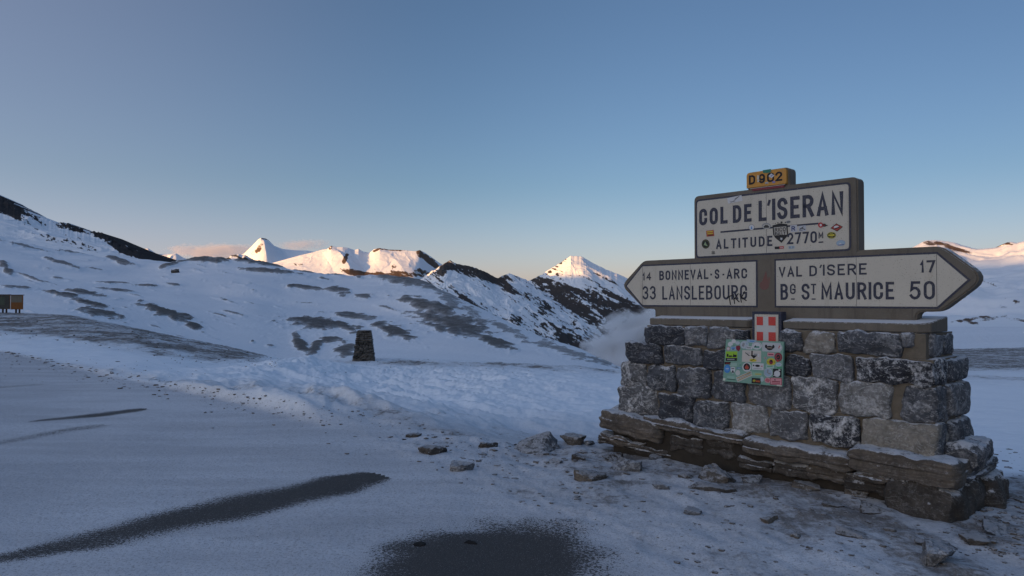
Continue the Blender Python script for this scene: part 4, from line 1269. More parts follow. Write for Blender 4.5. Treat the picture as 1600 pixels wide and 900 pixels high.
def word(name, parent, *runs):
    W_ = Writing()
    for r_ in runs: wr(r_[0], r_[1], r_[2], r_[3], r_[4], r_[5], r_[6], W_, **(r_[7] if len(r_) > 7 else {}))
    return W_.build(name, M['navy'], parent)


word('distance_number', left_panel, ('14', 1004.8, 1018, 426.0, 438, 2.2, 1011))
word('place_name', left_panel, ('BONNEVAL', 1030.8, 1107.5, 421.9, 437.0, 2.8, 1069), ('-', 1110.5, 1113.2, 421, 436, 2.8, 1112), ('S', 1117.4, 1124.6, 420.6, 436, 2.8, 1121), ('-', 1129.5, 1132.4, 421, 436, 2.5, 1131), ('ARC', 1136, 1168, 419.6, 435.4, 2.8, 1152))
word('distance_number', left_panel, ('33', 1004.4, 1025.4, 447, 468, 2.9, 1015, dict(gap=.22)))
word('place_name', left_panel, ('LANSLEBOURG', 1035.4, 1168.0, 446.2, 468.2, 3.1, 1101, dict(gap=.26)))
W3 = Writing()
for pts in ([(1137, 464.5), (1144.5, 461.5)], [(1140, 463), (1142, 475.5)], [(1146.5, 460), (1148.5, 474)], [(1154, 459), (1147.5, 468)], [(1149.5, 466), (1155.5, 471.5)], [(1157, 459.5), (1159, 472)], [(1164, 456), (1158.5, 466)], [(1160, 465), (1166.5, 469.5)]):
    W3.stroke([fp(*p) for p in pts], .011, YL - .0012)
W3.build('graffiti', M['black'], left_panel)
word('place_name', right_panel, ('VAL', 1217.5, 1253.8, 416.7, 432.6, 2.8, 1235), ('D', 1265.2, 1277, 415, 431.6, 2.8, 1271), ("'", 1281, 1285, 413.5, 431, 2.4, 1283), ('ISERE', 1286.5, 1354.8, 412.3, 429.9, 2.9, 1321))
word('distance_number', right_panel, ('17', 1438, 1461.8, 406.8, 425.9, 3.4, 1450, dict(gap=.2)))
word('place_name', right_panel, ('B', 1220, 1232, 443.6, 468.6, 3.9, 1226), ('G', 1235, 1243.8, 443.6, 459.6, 2.4, 1239), ('_', 1236.5, 1242.5, 465.5, 468.2, 1.9, 1239), ('S', 1253, 1265.6, 443.2, 468.4, 3.8, 1259), ('T', 1267.6, 1275.8, 443.4, 459.4, 2.4, 1272), ('_', 1268.6, 1275, 465.5, 468.2, 1.9, 1272), ('MAURICE', 1283.8, 1397.6, 441.2, 468, 4.2, 1340, dict(gap=.26)))
word('distance_number', right_panel, ('50', 1421.8, 1461.4, 439.2, 468, 4.2, 1441, dict(gap=.26)))

# ---- yellow road number above
rz0, rz1 = fp(1169, 294.5)[1], fp(1169, 270.5)[1]
rx0, rx1 = X(1167.3, 280), X(1229.5, 280)
plate = prism('route_plate', rounded([(rx0, rz0), (rx1, rz0), (rx1, rz1), (rx0, rz1)], [.005, .005, .035, .035]), SO - .012, SO + .02, M['yellow'], sign, .003, 1)
prism('concrete_block', rounded([(rx0 - .004, zn_top - .02), (rx1 + .02, zn_top - .02), (rx1 + .02, rz1 + .008), (rx0 - .004, rz1 + .008)], [0, 0, .05, .045]), SO + .021, SO + ST, M['concrete'], sign, .008, 2)
D9 = Writing()
for tx, a, b in (('D', 1171.2, 1181), ('9', 1186.6, 1196.4), ('0', 1199.6, 1210.6), ('2', 1212.6, 1223.4)):
    vm = 280
    D9.line(tx, X(a, 280), X(b, 280), rz0 + .032, rz1 - .028, .018, SO - .0135)
D9.build('road_number', M['black'], plate)
prism('red_strip', [(X(1176, 294), zn_top - .020), (X(1226, 290), zn_top - .020), (X(1226, 290), zn_top + .003), (X(1176, 294), zn_top + .003)], SO - .009, SO - .002, M['maroon'], sign, .001, 1)
prism('pale_strip', [(X(1172, 294), zn_top + .0045), (X(1227, 290), zn_top + .0045), (X(1227, 290), rz0 - .004), (X(1172, 294), rz0 - .004)], SO - .007, SO + .002, M['white'], sign)

# ---- emblem plate with the white cross on red
EO = .012
ex0, ex1 = face(1179, 512, EO)[0], face(1216, 512, EO)[0]
ez0, ez1 = face(1197, 534, EO)[1], face(1197, 491.3, EO)[1]
em = prism('emblem_plate', [(ex0, ez0), (ex1, ez0), (ex1, ez1), (ex0, ez1)], EO, EO + .02, M['cream'], sign, .002, 1)
prism('border', [(ex0 - .026, ez0), (ex1 + .026, ez0), (ex1 + .026, ez1 + .026), (ex0 - .026, ez1 + .026)], EO + .006, EO + .10, M['navy'], em)
fx = lambda a: ex0 + (ex1 - ex0) * a
fz = lambda a: ez1 - (ez1 - ez0) * a
prism('cross', [(fx(.10), fz(.985)), (fx(.90), fz(.985)), (fx(.90), fz(.085)), (fx(.10), fz(.085))], EO - .002, EO + .001, M['white'], em)
for a0, a1 in ((.10, .37), (.60, .90)):
    for b0, b1 in ((.085, .40), (.645, .985)):
        prism('red_quarter', [(fx(a0), fz(b1)), (fx(a1), fz(b1)), (fx(a1), fz(b0)), (fx(a0), fz(b0))], EO - .004, EO - .0025, M['red'], em)

# ---- concrete ledges at the foot of the sign
LZ0 = np.mean([face(1223, 514.4, .04)[1], face(1434, 519, .04)[1], face(1015, 507.5, .04)[1]])
LZ1 = np.mean([face(1223, 502.0, .04)[1], face(1434, 505.5, .04)[1], face(1015, 497, .04)[1]])
for (ua, ub, yb) in ((1014.8, 1166, .30), (1222.8, 1436, .30)):
    xa, xb = face(ua, 505, .04)[0], face(ub, 507, .04)[0]
    if ub > 1400: pl = [(xa, .04), (xb, .04), (xb + .07, .10), (xb + .07, .52), (xa, .52)]
    else: pl = [(xa, .52), (xa, .04), (xb, .04), (xb + .05, .10), (xb + .05, .52)]
    bm = bmesh.new()
    lo = [bm.verts.new((p[0], p[1], LZ0)) for p in pl]
    hi = [bm.verts.new((p[0], p[1], LZ1 + .055 * min(1, max(0, (p[1] - .04) / .25)))) for p in pl]
    bm.faces.new(lo); bm.faces.new(hi)
    for i in range(len(pl)):
        j = (i + 1) % len(pl)
        bm.faces.new((lo[i], lo[j], hi[j], hi[i]))
    bmesh.ops.recalc_face_normals(bm, faces=bm.faces)
    bmesh.ops.bevel(bm, geom=bm.edges[:], offset=.008, segments=1, affect='EDGES')
    bm_obj('ledge', bm, M['concrete'], sign)

# ---- stickers
SC = {}


def smat(c):
    if c not in SC: SC[c] = mat_flat('sticker_%d' % len(SC), c, .45, .18, 140)
    return SC[c]


def poly_pts(kind, w_, h_, n=18):
    if kind == 'o': return [(w_ / 2 * math.cos(2 * math.pi * i / n), h_ / 2 * math.sin(2 * math.pi * i / n)) for i in range(n)]
    if kind == 'd': return [(-w_ / 2, 0), (0, -h_ / 2), (w_ / 2, 0), (0, h_ / 2)]
    if kind == 's': return [(-w_ / 2, h_ / 2), (-w_ / 2, -.02 * h_), (-w_ * .38, -h_ * .2), (0, -h_ / 2), (w_ * .38, -h_ * .2), (w_ / 2, -.02 * h_), (w_ / 2, h_ / 2), (0, h_ * .58)]
    if kind == '*': return [((1 if i % 2 == 0 else .42) * w_ / 2 * math.sin(math.pi * i / 5), (1 if i % 2 == 0 else .42) * h_ / 2 * math.cos(math.pi * i / 5)) for i in range(10)]
    if kind == 't': return [(-w_ / 2, -h_ / 2), (w_ / 2, -h_ / 2), (0, h_ / 2)]
    return [(-w_ / 2, -h_ / 2), (w_ / 2, -h_ / 2), (w_ / 2, h_ / 2), (-w_ / 2, h_ / 2)]


def sticker(parent, to3, cx, cy, layers, ang=0.0, name='sticker', lab=None):
    """layers of flat printed shapes (kind, dx, dy, width, height, colour[, angle]); to3 maps the sheet to the panel"""
    v, f, mi, ms = [], [], [], []
    for q_, ly in enumerate(layers):
        kind, dx, dy, w_, h_, col = ly[:6]
        a = ang + (ly[6] if len(ly) > 6 else 0)
        pts = poly_pts(kind, w_, h_)
        ca, sa = math.cos(R(a)), math.sin(R(a))
        c0, s0 = math.cos(R(ang)), math.sin(R(ang))
        b = len(v)
        for (x, y) in pts:
            v.append(to3(cx + dx * c0 - dy * s0 + x * ca - y * sa, cy + dx * s0 + dy * c0 + x * sa + y * ca, .0004 * (q_ + 1)))
        f.append(list(range(b, b + len(pts))))
        m_ = smat(col)
        if m_ not in ms: ms.append(m_)
        mi.append(ms.index(m_))
    o = mk(name, v, f, None, parent, smooth=False, mats=ms, midx=mi)
    if lab: o['label'] = lab
    return o


def on_sign(u, v, lift):        # photograph pixel on the name panel; v grows downward
    p = face(u, v, SO - .0085)
    return (p[0], SO - .0085 - lift * 1.2, p[1])


BK, WH, RD, YE, OR_, BL, GR, GY_ = (.015, .015, .017), (.52, .53, .55), (.42, .03, .03), (.50, .42, .04), (.42, .10, .02), (.05, .20, .50), (.06, .30, .13), (.24, .25, .26)
LIM, PK, TEAL, DRD, LBL = (.28, .48, .04), (.55, .25, .28), (.10, .27, .22), (.20, .02, .04), (.28, .38, .48)
on = lambda cx, cy, ly, ang=0, lab=None: sticker(name_panel, on_sign, cx, cy, ly, ang, lab=lab)
on(1102.6, 381.2, [('o', 0, 0, 12.4, 14.6, BK), ('o', 0, 0, 10.2, 12, (.16, .16, .05)), ('o', 0, 0, 9.4, 11, BK), ('t', -.5, -1, 5, -6, (.25, .33, .18)), ('r', 1.5, 2.2, 3, 1.6, (.25, .33, .18))], lab='round black sticker')
on(1109.6, 364.6, [('r', 0, 0, 12, 9.4, (.36, .07, .03)), ('r', -.2, -2.6, 9.5, 1.5, YE), ('r', 0, .3, 9, 1.5, YE), ('r', .6, 3, 8, 1.3, BK)], -6, 'orange-red sticker')
on(1148.2, 311.6, [('r', 0, 0, 23, 9, WH), ('r', -1, 1, 16, .8, GY_, -25), ('r', 2, 0, 14, .8, GY_, -32), ('r', -4, 2.6, 9, .8, GY_, 20), ('r', 4, -2, 9, .7, BK, -20)], -12, 'torn white sticker at the top edge')
on(1174.4, 355.2, [('o', 0, 0, 9.2, 9.4, BK), ('o', 0, 0, 8.4, 8.6, WH), ('t', 0, 0, 2.6, -5, BL)], lab='small round white sticker')
on(1197.6, 352.5, [('o', 0, .6, 14, 9.5, GY_), ('o', 0, 1.2, 12, 8, (.40, .39, .36)), ('r', 0, 2, 8, 2.6, BK), ('r', 0, -.4, 5, 1.4, BK)], lab='faded oval sticker over the tile joint')
on(1253.8, 357.0, [('r', 0, 0, 11.5, 9, (.40, .42, .46)), ('r', -1, -1, 7, 1.2, BK, -25), ('r', 1.5, .8, 6, 1.2, BK, 25), ('r', -2.5, 2.2, 5, 1, BK, 10)], -6, 'grey sketched sticker')
on(1284.0, 351.6, [('o', -1.8, 0, 8, 8.4, RD), ('o', -1.6, .2, 3.4, 4, WH), ('r', 3.8, .2, 5, 4.4, BK), ('r', 7.6, .6, 3, 1.6, BK), ('o', 3.8, .2, 1.8, 1.8, RD)], lab='red and black sticker')
on(1307.4, 355.4, [('d', 0, 0, 20, 12.6, BK), ('d', 0, 0, 17, 10.2, (.36, .05, .04)), ('o', -.5, -.6, 8, 4.6, WH), ('r', .5, .8, 8, 1.6, BK, -12)], -6, 'red and black diamond sticker')
on(1299.2, 367.6, [('o', 0, 0, 14.2, 10.6, (.34, .33, .06)), ('o', 0, 0, 12.4, 8.8, BK), ('r', 0, -.2, 9.4, 2.6, YE), ('r', 0, 2.8, 5, .9, YE), ('r', 0, -3, 5, .9, YE)], -4, 'black and yellow oval sticker')
on(1313.8, 379.8, [('o', 0, 0, 14.6, 9.4, (.26, .30, .40)), ('o', 0, 0, 13.2, 8.2, LBL), ('t', -1, 1.2, 7, -4, WH), ('r', .4, 2.6, 9, 1.1, (.1, .12, .25))], -6, 'pale blue oval sticker')
on(1217.6, 387.0, [('r', -3.4, 0, 7.4, 4, BK), ('r', 3.6, -.2, 7, 3.6, RD), ('r', 3.6, 0, 5, .8, WH)], -3, 'tiny black and red sticker')
on(1236.8, 386.4, [('r', 0, 0, 9.4, 4.4, LBL), ('r', -2.6, 0, 2.6, 3, GY_), ('r', 2.2, 0, 2.2, 3, GY_)], -4)
on(1114.4, 394.8, [('r', 0, -1.6, 5, .8, BK), ('r', 0, 0, 5, .8, BK), ('r', 0, 1.6, 5, .8, BK)], -4)
on(1211.5, 349.0, [('*', 0, 0, 2.2, 2.2, BK)]); on(1215.6, 348.2, [('*', 0, 0, 3.2, 3.2, BK)]); on(1221.2, 347.4, [('*', 0, 0, 5, 5, BK)]); on(1227.2, 347.4, [('*', 0, 0, 3.2, 3.2, BK)])
on(1232.0, 346.6, [('o', 0, 0, 7.4, 4.6, GY_), ('r', 0, .2, 5, 1.2, BK)], -6)
sh = on(1219.8, 365.4, [('s', 0, 0, 23.4, -28.4, BK), ('r', 0, -4.4, 19.4, 13.0, (.44, .42, .38)), ('*', .6, 7.8, 5.4, 5.6, WH)], -5, 'black shield sticker with two lines of writing')
SW = Writing()
for tx, a, b, v0, v1, t_ in (('RICO', 1211.6, 1228.6, 355.6, 361.8, 1.15), ('RALLY', 1211.8, 1228.2, 362.0, 367.8, 1.0)):
    z0_, z1_ = face(1220, v1, SO)[1], face(1220, v0, SO)[1]
    SW.line(tx, X(a, 361), X(b, 361), z0_, z1_, t_ * .0053, SO - .0125, gap=.26)
SW.build('sticker_writing', M['black'], name_panel)
bs = on(1240.4, 357.0, [('r', 0, 0, 10.6, 10.6, (.46, .47, .50))], -6, 'white square sticker')
SB = Writing(); SB.line('R', X(1237.6, 357), X(1243.4, 357), face(1240, 360.8, SO)[1], face(1240, 353.4, SO)[1], .0085, SO - .0125); SB.build('sticker_writing', smat((.03, .05, .16)), name_panel)
# stickers on the yellow road number
yp = lambda u, v, lift: (face(u, v, SO - .015)[0], SO - .0150 - lift, face(u, v, SO - .015)[1])
for cx, cy, ly, an in ((1198.4, 266.6, [('r', 0, .6, 13, 4.4, (.02, .17, .12)), ('r', 1, 2.6, 7, 2, (.02, .17, .12))], -9), (1205.4, 274.6, [('d', 0, 0, 9.6, 7.4, WH), ('r', .6, -.2, 4.6, 1.6, (.25, .25, .42), -30)], -6), (1184.4, 279.2, [('r', 0, -2, 3.4, 6.5, (.52, .46, .36)), ('r', .6, 3.4, 2.6, 3.4, (.50, .48, .42))], 4), (1198.0, 285.8, [('r', 0, 0, 5, 2.6, (.40, .42, .42)), ('r', 0, .2, 3.6, .6, BK)], -8), (1208.8, 284.4, [('r', 0, 0, 4.6, 3, (.20, .18, .36))], -8)):
    sticker(plate, yp, cx, cy, ly, an)
# red paint smear on the concrete post between the blades
smm = mat_flat('faded_red_paint', (.17, .07, .06), .9, .5, 30)
sticker(sign, lambda u, v, l: (face(u, v, SO)[0], SO - .001 - l, face(u, v, SO)[1]), 1197, 436, [('t', -1, -2, 12, -22, (.165, .075, .062)), ('o', -2, 10, 15, 14, (.16, .078, .066)), ('r', 5, 2, 3, 10, (.155, .085, .07))], 4, 'paint_smear')

# ------------------------------------------------------------------ the sticker board hung on the wall
B0, B1 = face(1180, 567, -.05)
CORN = [face(*p, -.055) for p in ((1135, 530.3), (1225, 534), (1223, 604), (1130, 595.3))]
board = empty('sticker_board', tuple(m2w(np.array([B0, -.055, B1]))), MROT)
tag(board, 'green board covered in stickers, hung askew on the stone wall', 'sticker board')


def bd(a, b, lift=0.0):         # board sheet 0..1 x 0..1 (b downward) to local coordinates
    p = (1 - b) * ((1 - a) * CORN[0] + a * CORN[1]) + b * ((1 - a) * CORN[3] + a * CORN[2])
    return (p[0] - B0, -lift, p[1] - B1)


bmb = bmesh.new()
fr_ = [bmb.verts.new(bd(a, b, .006)) for a, b in ((0, 0), (1, 0), (1, 1), (0, 1))]
bk_ = [bmb.verts.new(bd(a, b, -.02)) for a, b in ((0, 0), (1, 0), (1, 1), (0, 1))]
bmb.faces.new(fr_); bmb.faces.new(bk_[::-1])
for i in range(4): bmb.faces.new((fr_[i], bk_[i], bk_[(i + 1) % 4], fr_[(i + 1) % 4]))
bm_obj('board_panel', bmb, M['board_green'], board)
X0_, Y0_, XW, YW = 135.0, 60.0, 985.0, 735.0


def to_b(x, y, lift):           # coordinates measured on an enlargement of the board
    # shear of the enlargement: the left edge leans, the lower edge drops
    b = (y - Y0_) / (YW)
    xl = 150 + (110 - 150) * b
    xr_ = 1135 + (1090 - 1135) * b
    a = (x - xl) / (xr_ - xl)
    yt = 60 + 40 * a
    yb_ = 755 + 88 * a
    b = (y - yt) / (yb_ - yt)
    return bd(a, b, .0068 + lift)


st = lambda cx, cy, ly, ang=0: sticker(board, to_b, cx, cy, ly, ang)
SHEET = [
    (290, 110, [('o', -60, 30, 90, 80, WH), ('o', 0, -20, 80, 70, WH), ('o', 70, 10, 80, 60, (.40, .45, .50)), ('r', -10, 60, 60, 20, TEAL)], 0),
    (285, 205, [('r', 0, 0, 100, 75, LBL), ('r', 0, 0, 60, 22, BL), ('r', 0, 20, 40, 10, BK)], 0), (195, 215, [('o', 0, 0, 60, 60, PK), ('o', 0, 0, 40, 40, WH)], 0), (372, 215, [('s', 0, 0, 76, -90, DRD)], -10),
    (480, 150, [('o', 0, 0, 150, 130, (.40, .45, .50)), ('r', -20, 0, 40, 60, GY_, 20), ('r', 40, -20, 30, 40, LBL, -20)], 0), (600, 90, [('r', 0, 0, 160, 50, LBL), ('r', 10, 0, 80, 16, BL)], 4),
    (690, 165, [('o', 0, 0, 170, 130, WH), ('o', 0, -8, 140, 104, GY_), ('o', 0, -2, 130, 100, WH), ('r', 0, 22, 90, 30, TEAL), ('r', -20, 10, 20, 26, BK)], 2), (560, 200, [('r', 0, 0, 110, 50, WH), ('r', 0, 0, 70, 20, GY_)], 3),
    (930, 190, [('r', 0, 0, 300, 150, (.42, .44, .46)), ('o', 130, 0, 100, 120, (.42, .44, .46)), ('o', -25, 15, 110, 75, BK), ('o', -85, -10, 40, 60, BK), ('o', 35, -10, 40, 60, BK), ('r', -25, 12, 80, 16, (.25, .2, .16)), ('r', 130, -10, 14, 50, RD, 15), ('o', 150, 0, 30, 40, WH)], 3),
    (255, 335, [('r', 0, 0, 205, 150, LIM), ('r', -70, -10, 30, 50, BK), ('r', -20, 5, 60, 26, BK), ('t', 40, -10, 50, -60, BK), ('r', 70, 0, 40, 40, BK), ('r', 0, 58, 200, 50, BK), ('r', -10, 58, 130, 20, GY_)], 0),
    (600, 340, [('r', 0, 0, 320, 195, (.50, .46, .42)), ('r', -70, -30, 90, 14, BK, 35), ('r', -60, -50, 70, 8, GY_, -5), ('t', 40, 10, 120, 60, BK), ('r', 8, -50, 22, 80, BK), ('r', 70, -30, 60, 30, GY_), ('o', 30, 66, 120, 50, YE), ('r', 20, 62, 60, 10, BK, -20), ('r', 120, -20, 30, 50, WH)], 2),
    (920, 310, [('r', 0, 0, 110, 60, PK), ('r', 0, 0, 80, 16, DRD)], 2), (1040, 355, [('o', 0, 0, 125, 150, DRD), ('o', 0, 0, 96, 110, (.26, .06, .07)), ('o', 0, 0, 60, 80, BK), ('r', 0, 0, 30, 12, RD, -30), ('o', -15, 64, 34, 28, RD)], 0),
    (922, 435, [('o', 0, 0, 150, 126, YE), ('o', 0, 0, 64, 80, DRD), ('o', 5, -16, 34, 40, BK), ('r', -52, 0, 26, 10, BK), ('r', 54, 0, 26, 10, BK)], 0), (1042, 478, [('o', 0, 0, 96, 64, (.42, .46, .48)), ('o', 0, 0, 70, 40, LBL)], 0), (830, 370, [('o', 0, 0, 40, 40, (.4, .3, .3)), ('r', 0, 0, 20, 8, BK)], 0),
    (190, 455, [('r', 0, 0, 110, 44, BK), ('r', 0, 0, 70, 8, RD)], 0), (185, 550, [('o', 0, 0, 110, 140, BL), ('o', 0, 0, 70, 90, (.08, .26, .55)), ('r', 0, 0, 50, 10, WH)], 0), (283, 580, [('s', 0, 0, 76, -106, WH), ('t', 0, 10, 46, -50, BK), ('r', 0, -34, 50, 12, BK)], 0), (368, 617, [('o', 0, 0, 82, 94, (.46, .48, .46))], 0),
    (290, 480, [('r', 0, 0, 120, 60, (.28, .42, .36))], 0), (390, 540, [('r', 0, 0, 80, 34, (.08, .2, .3)), ('r', 0, 0, 50, 8, WH)], 0), (410, 490, [('t', 0, 0, 60, 24, TEAL)], -20),
    (521, 520, [('o', 0, 0, 152, 154, WH), ('o', 0, -2, 116, 122, BK), ('o', 0, 8, 66, 56, (.38, .07, .05)), ('t', 0, -30, 30, -30, (.38, .07, .05)), ('r', 0, 52, 40, 8, WH)], 0),
    (705, 512, [('r', 0, 0, 190, 110, WH), ('o', -6, -12, 80, 40, BK), ('r', -70, -14, 24, 24, BK), ('r', 64, -10, 30, 12, RD), ('r', 0, 34, 140, 8, GY_)], 3),
    (475, 680, [('r', 0, 0, 270, 86, (.46, .46, .44)), ('r', 0, -24, 250, 12, (.36, .24, .04)), ('r', 0, 18, 250, 12, (.36, .24, .04)), ('r', 0, -3, 200, 10, GY_)], -24),
    (870, 612, [('o', 0, 0, 140, 150, (.42, .45, .50)), ('o', 0, 0, 118, 126, LBL), ('r', -6, -20, 24, 60, GY_, 10), ('r', 20, 14, 40, 24, GY_)], 0), (1015, 618, [('r', 0, 0, 136, 140, BK), ('o', -2, 12, 96, 106, WH), ('o', 34, -50, 36, 26, WH), ('o', -50, 42, 18, 18, WH)], 2),
    (900, 510, [('r', 0, 0, 130, 60, (.34, .46, .42)), ('r', 0, 0, 90, 12, GR)], 3), (1050, 530, [('r', 0, 0, 80, 24, GR)], 0),
    (675, 750, [('r', 0, 0, 150, 92, BK), ('o', -34, 0, 50, 44, (.30, .22, .03)), ('r', 30, 6, 70, 30, (.34, .08, .03)), ('r', -34, 0, 30, 8, LIM, -30)], 4), (860, 740, [('o', 0, 0, 100, 90, PK), ('r', 0, 0, 60, 50, (.46, .12, .14), 30)], 0),
    (993, 757, [('r', 0, 0, 185, 120, DRD), ('r', 0, 0, 168, 104, PK), ('o', -18, -24, 22, 22, BK), ('r', 0, 4, 130, 14, DRD), ('r', 0, 30, 130, 14, (.4, .08, .1))], 3), (690, 640, [('r', 0, 0, 150, 60, (.26, .44, .30)), ('r', 20, -2, 100, 20, (.40, .36, .10))], 2), (770, 720, [('o', 0, 0, 60, 90, (.36, .46, .46))], 0),
    (560, 620, [('r', 0, 0, 90, 40, (.40, .46, .42))], -10), (250, 700, [('r', 0, 0, 130, 60, (.25, .40, .34)), ('r', 10, 26, 150, 14, (.03, .09, .06))], 6), (135, 725, [('r', 0, 0, 40, 40, (.55, .57, .50))], 6), (1040, 826, [('r', 0, 0, 80, 18, (.55, .57, .50))], 4), (815, 600, [('r', 0, 0, 30, 100, (.30, .42, .38))], 0)]
for k_, (cx, cy, ly, an) in enumerate(SHEET): st(cx, cy, [(l[0], l[1], l[2], l[3], l[4] * (-1 if l[0] in 's' and l[4] > 0 else 1), *l[5:]) for l in ly], an)

# ------------------------------------------------------------------ loose rocks on the verge
def hull_rock(half, seed, slate=False, rough=.05):
    """an angular broken stone: the hull of scattered points, subdivided and roughened"""
    r_ = np.random.RandomState(seed)
    bm = bmesh.new()
    n = 15 if slate else 20
    for i in range(n):
        d = r_.normal(size=3); d /= np.linalg.norm(d)
        p = np.sign(d) * np.abs(d) ** (.55 if slate else .8) * r_.uniform(.72, 1.0)
        if slate: p[2] = np.sign(p[2]) * r_.uniform(.55, 1.0)
        elif p[2] > 0: p[2] *= r_.uniform(.55, 1.1)
        bm.verts.new(p * half)
    res = bmesh.ops.convex_hull(bm, input=bm.verts)
    bmesh.ops.delete(bm, geom=[e for e in res['geom_interior'] if isinstance(e, bmesh.types.BMVert)], context='VERTS')
    bmesh.ops.bevel(bm, geom=bm.edges[:], offset=min(half) * .10, segments=1, affect='EDGES', clamp_overlap=True)
    bmesh.ops.triangulate(bm, faces=bm.faces[:])
    for _ in range(3):
        L = max(half) * .16
        ed = [e for e in bm.edges if e.calc_length() > L]
        if not ed: break
        bmesh.ops.subdivide_edges(bm, edges=ed, cuts=1)
        bmesh.ops.triangulate(bm, faces=[f for f in bm.faces if len(f.verts) > 3])
    bmesh.ops.recalc_face_normals(bm, faces=bm.faces)
    bm.normal_update()
    co = np.array([v.co[:] for v in bm.verts]); nr_ = np.array([v.normal[:] for v in bm.verts])
    so = r_.uniform(0, 60, 3); a = co * (3.2 / max(half)) + so
    d = fbm(a[:, 0], a[:, 1], a[:, 2] * (3 if slate else 1), 4, 3, .6) * rough * min(half) * 2
    co = co + nr_ * d[:, None]
    f = np.array([[v.index for v in fc_.verts] for fc_ in bm.faces])
    bm.free()
    return co, f


def rock(u, v, wpx, hpx, depth, lab, tone='g', tilt=(0, 0, 0), k=3.2, facet=.28, amp=.10, az=0.0, strata=.0, n=16, sink=.42, cat='rock', name='rock', group=None, mat='rock'):
    p = ground_at(u, v)
    D = p[1]
    wx, hz_ = wpx * D / F, hpx * D / F
    _sd[0] += 1
    half = np.array([wx / 2, depth / 2, hz_ * (.5 + sink / 2)])
    q, f = hull_rock(half * 1.12, _sd[0], strata > 0, .09 if strata else .05)
    q = q @ rot(*tilt).T
    q[:, 2] += half[2] * (1 - 2 * sink)
    o = mk(name, q, f, M[mat], None)
    o.location = (p[0], p[1] + depth * .4, ground_z(p[0], p[1] + depth * .4) - .004)
    o.rotation_euler = (0, 0, az)
    set_tone(o, tone)
    return tag(o, lab, cat, group)


GRP = 'loose rocks on the snowy verge'
RK = [
    (838, 708, 78, 34, .55, 'large grey angular boulder on the crest left of the wall', 'g', dict(k=3.0, facet=.35, amp=.05, n=20)),
    (896, 695, 38, 11, .3, 'flat brown rock between the large boulder and the wall', 'b', dict(strata=.3)),
    (921, 697, 22, 8, .2, 'small grey stone touching the left end of the wall footing', 'g', {}),
    (671, 711, 48, 11, .3, 'low dark rock half buried in snow left of the boulder', 'bd', dict(strata=.3)),
    (718, 737, 38, 12, .25, 'grey stone at the tail of a snow ripple beside the tarmac', 'g', dict(strata=.25)),
    (645, 684, 30, 6, .2, 'thin dark rock lying on the crest above the snow trough', 'bd', dict(strata=.3)),
    (762, 700, 30, 8, .2, 'flat dark stone just left of the large boulder', 'bd', dict(strata=.3)),
    (906, 720, 28, 8, .12, 'dark pointed splinter of slate in front of the wall left end', 'bd', dict(k=6, strata=.3, tilt=(0, R(14), 0))),
    (960, 722, 34, 12, .25, 'dark leaning slate just below the left footing slab', 'bd', dict(k=6, strata=.3, tilt=(0, R(-10), 0))),
    (982, 738, 56, 18, .35, 'pale frosty rock in front of the left footing', 'g', dict(strata=.2)),
    (927, 752, 52, 14, .3, 'broad brown flat rock halfway to the tarmac', 'b', dict(strata=.4, tilt=(0, R(10), 0))),
    (1028, 717, 26, 11, .2, 'small dark rock under the left part of the footing', 'd', {}),
    (1133, 754, 70, 19, .45, 'big layered rock below the middle of the footing', 'b', dict(strata=.35, tilt=(0, R(6), 0))),
    (1073, 748, 26, 7, .16, 'little brown stone left of the big layered rock', 'b', {}),
    (1205, 744, 48, 16, .25, 'dark brown slab leaning on the footing middle', 'b', dict(k=6, strata=.3, tilt=(0, R(12), 0))),
    (1180, 756, 30, 11, .2, 'grey broken rock right of the big layered rock', 'g', dict(strata=.3)),
    (1120, 768, 82, 8, .14, 'long thin slate splinter lying across the snow', 'bd', dict(k=7, strata=.3, tilt=(0, R(6), 0))),
    (1040, 765, 40, 8, .2, 'pale thin slate flush with the snow', 'g', dict(strata=.3)),
    (865, 726, 30, 6, .2, 'flat stone flush with the snow below the boulder', 'g', dict(strata=.3)),
    (1207, 820, 30, 9, .18, 'small brown stone alone on the open snow', 'b', dict(strata=.25)),
    (1088, 806, 34, 8, .22, 'flat pale stone alone in the middle of the verge', 'g', dict(strata=.25)),
    (1348, 784, 40, 14, .25, 'brown stone in the hollow under the right footing', 'b', dict(strata=.3)),
    (1378, 806, 52, 10, .2, 'dark slate sloping down under the right footing', 'bd', dict(k=6, strata=.3, tilt=(0, R(16), 0))),
    (1318, 765, 46, 9, .2, 'thin dark slate close under the long footing slab', 'bd', dict(k=6, strata=.3, tilt=(0, R(10), 0))),
    (1305, 794, 34, 6, .15, 'narrow slate half sunk left of the sloping dark slate', 'bd', dict(k=6, strata=.3, tilt=(0, R(8), 0))),
    (1258, 766, 60, 10, .25, 'weathered slab at the foot of the wall right of centre', 'b', dict(k=6, strata=.3, tilt=(0, R(7), 0))),
    (1340, 842, 56, 8, .15, 'long dark splinter in the snow below the corner', 'bd', dict(k=6, strata=.3, tilt=(0, R(12), 0))),
    (1488, 884, 62, 26, .34, 'stout grey rock at the lower right below the corner', 'g', dict(k=3.4, facet=.3, n=20, strata=.15)),
    (1452, 856, 26, 8, .14, 'small flat stone just above the stout grey rock', 'bd', dict(strata=.2)),
    (1572, 838, 40, 14, .3, 'dark low rock right of the wall corner', 'd', dict(strata=.2)),
    (1536, 852, 42, 10, .25, 'flat stone below the wall corner on bare ground', 'b', dict(strata=.3)),
    (1560, 818, 22, 6, .2, 'small dark stone beyond the wall corner', 'bd', {}),
    (1395, 832, 20, 7, .12, 'little brown stone left of the wall corner', 'b', {}),
    (1248, 842, 20, 8, .1, 'small upright brown stone on open snow', 'b', {}),
]
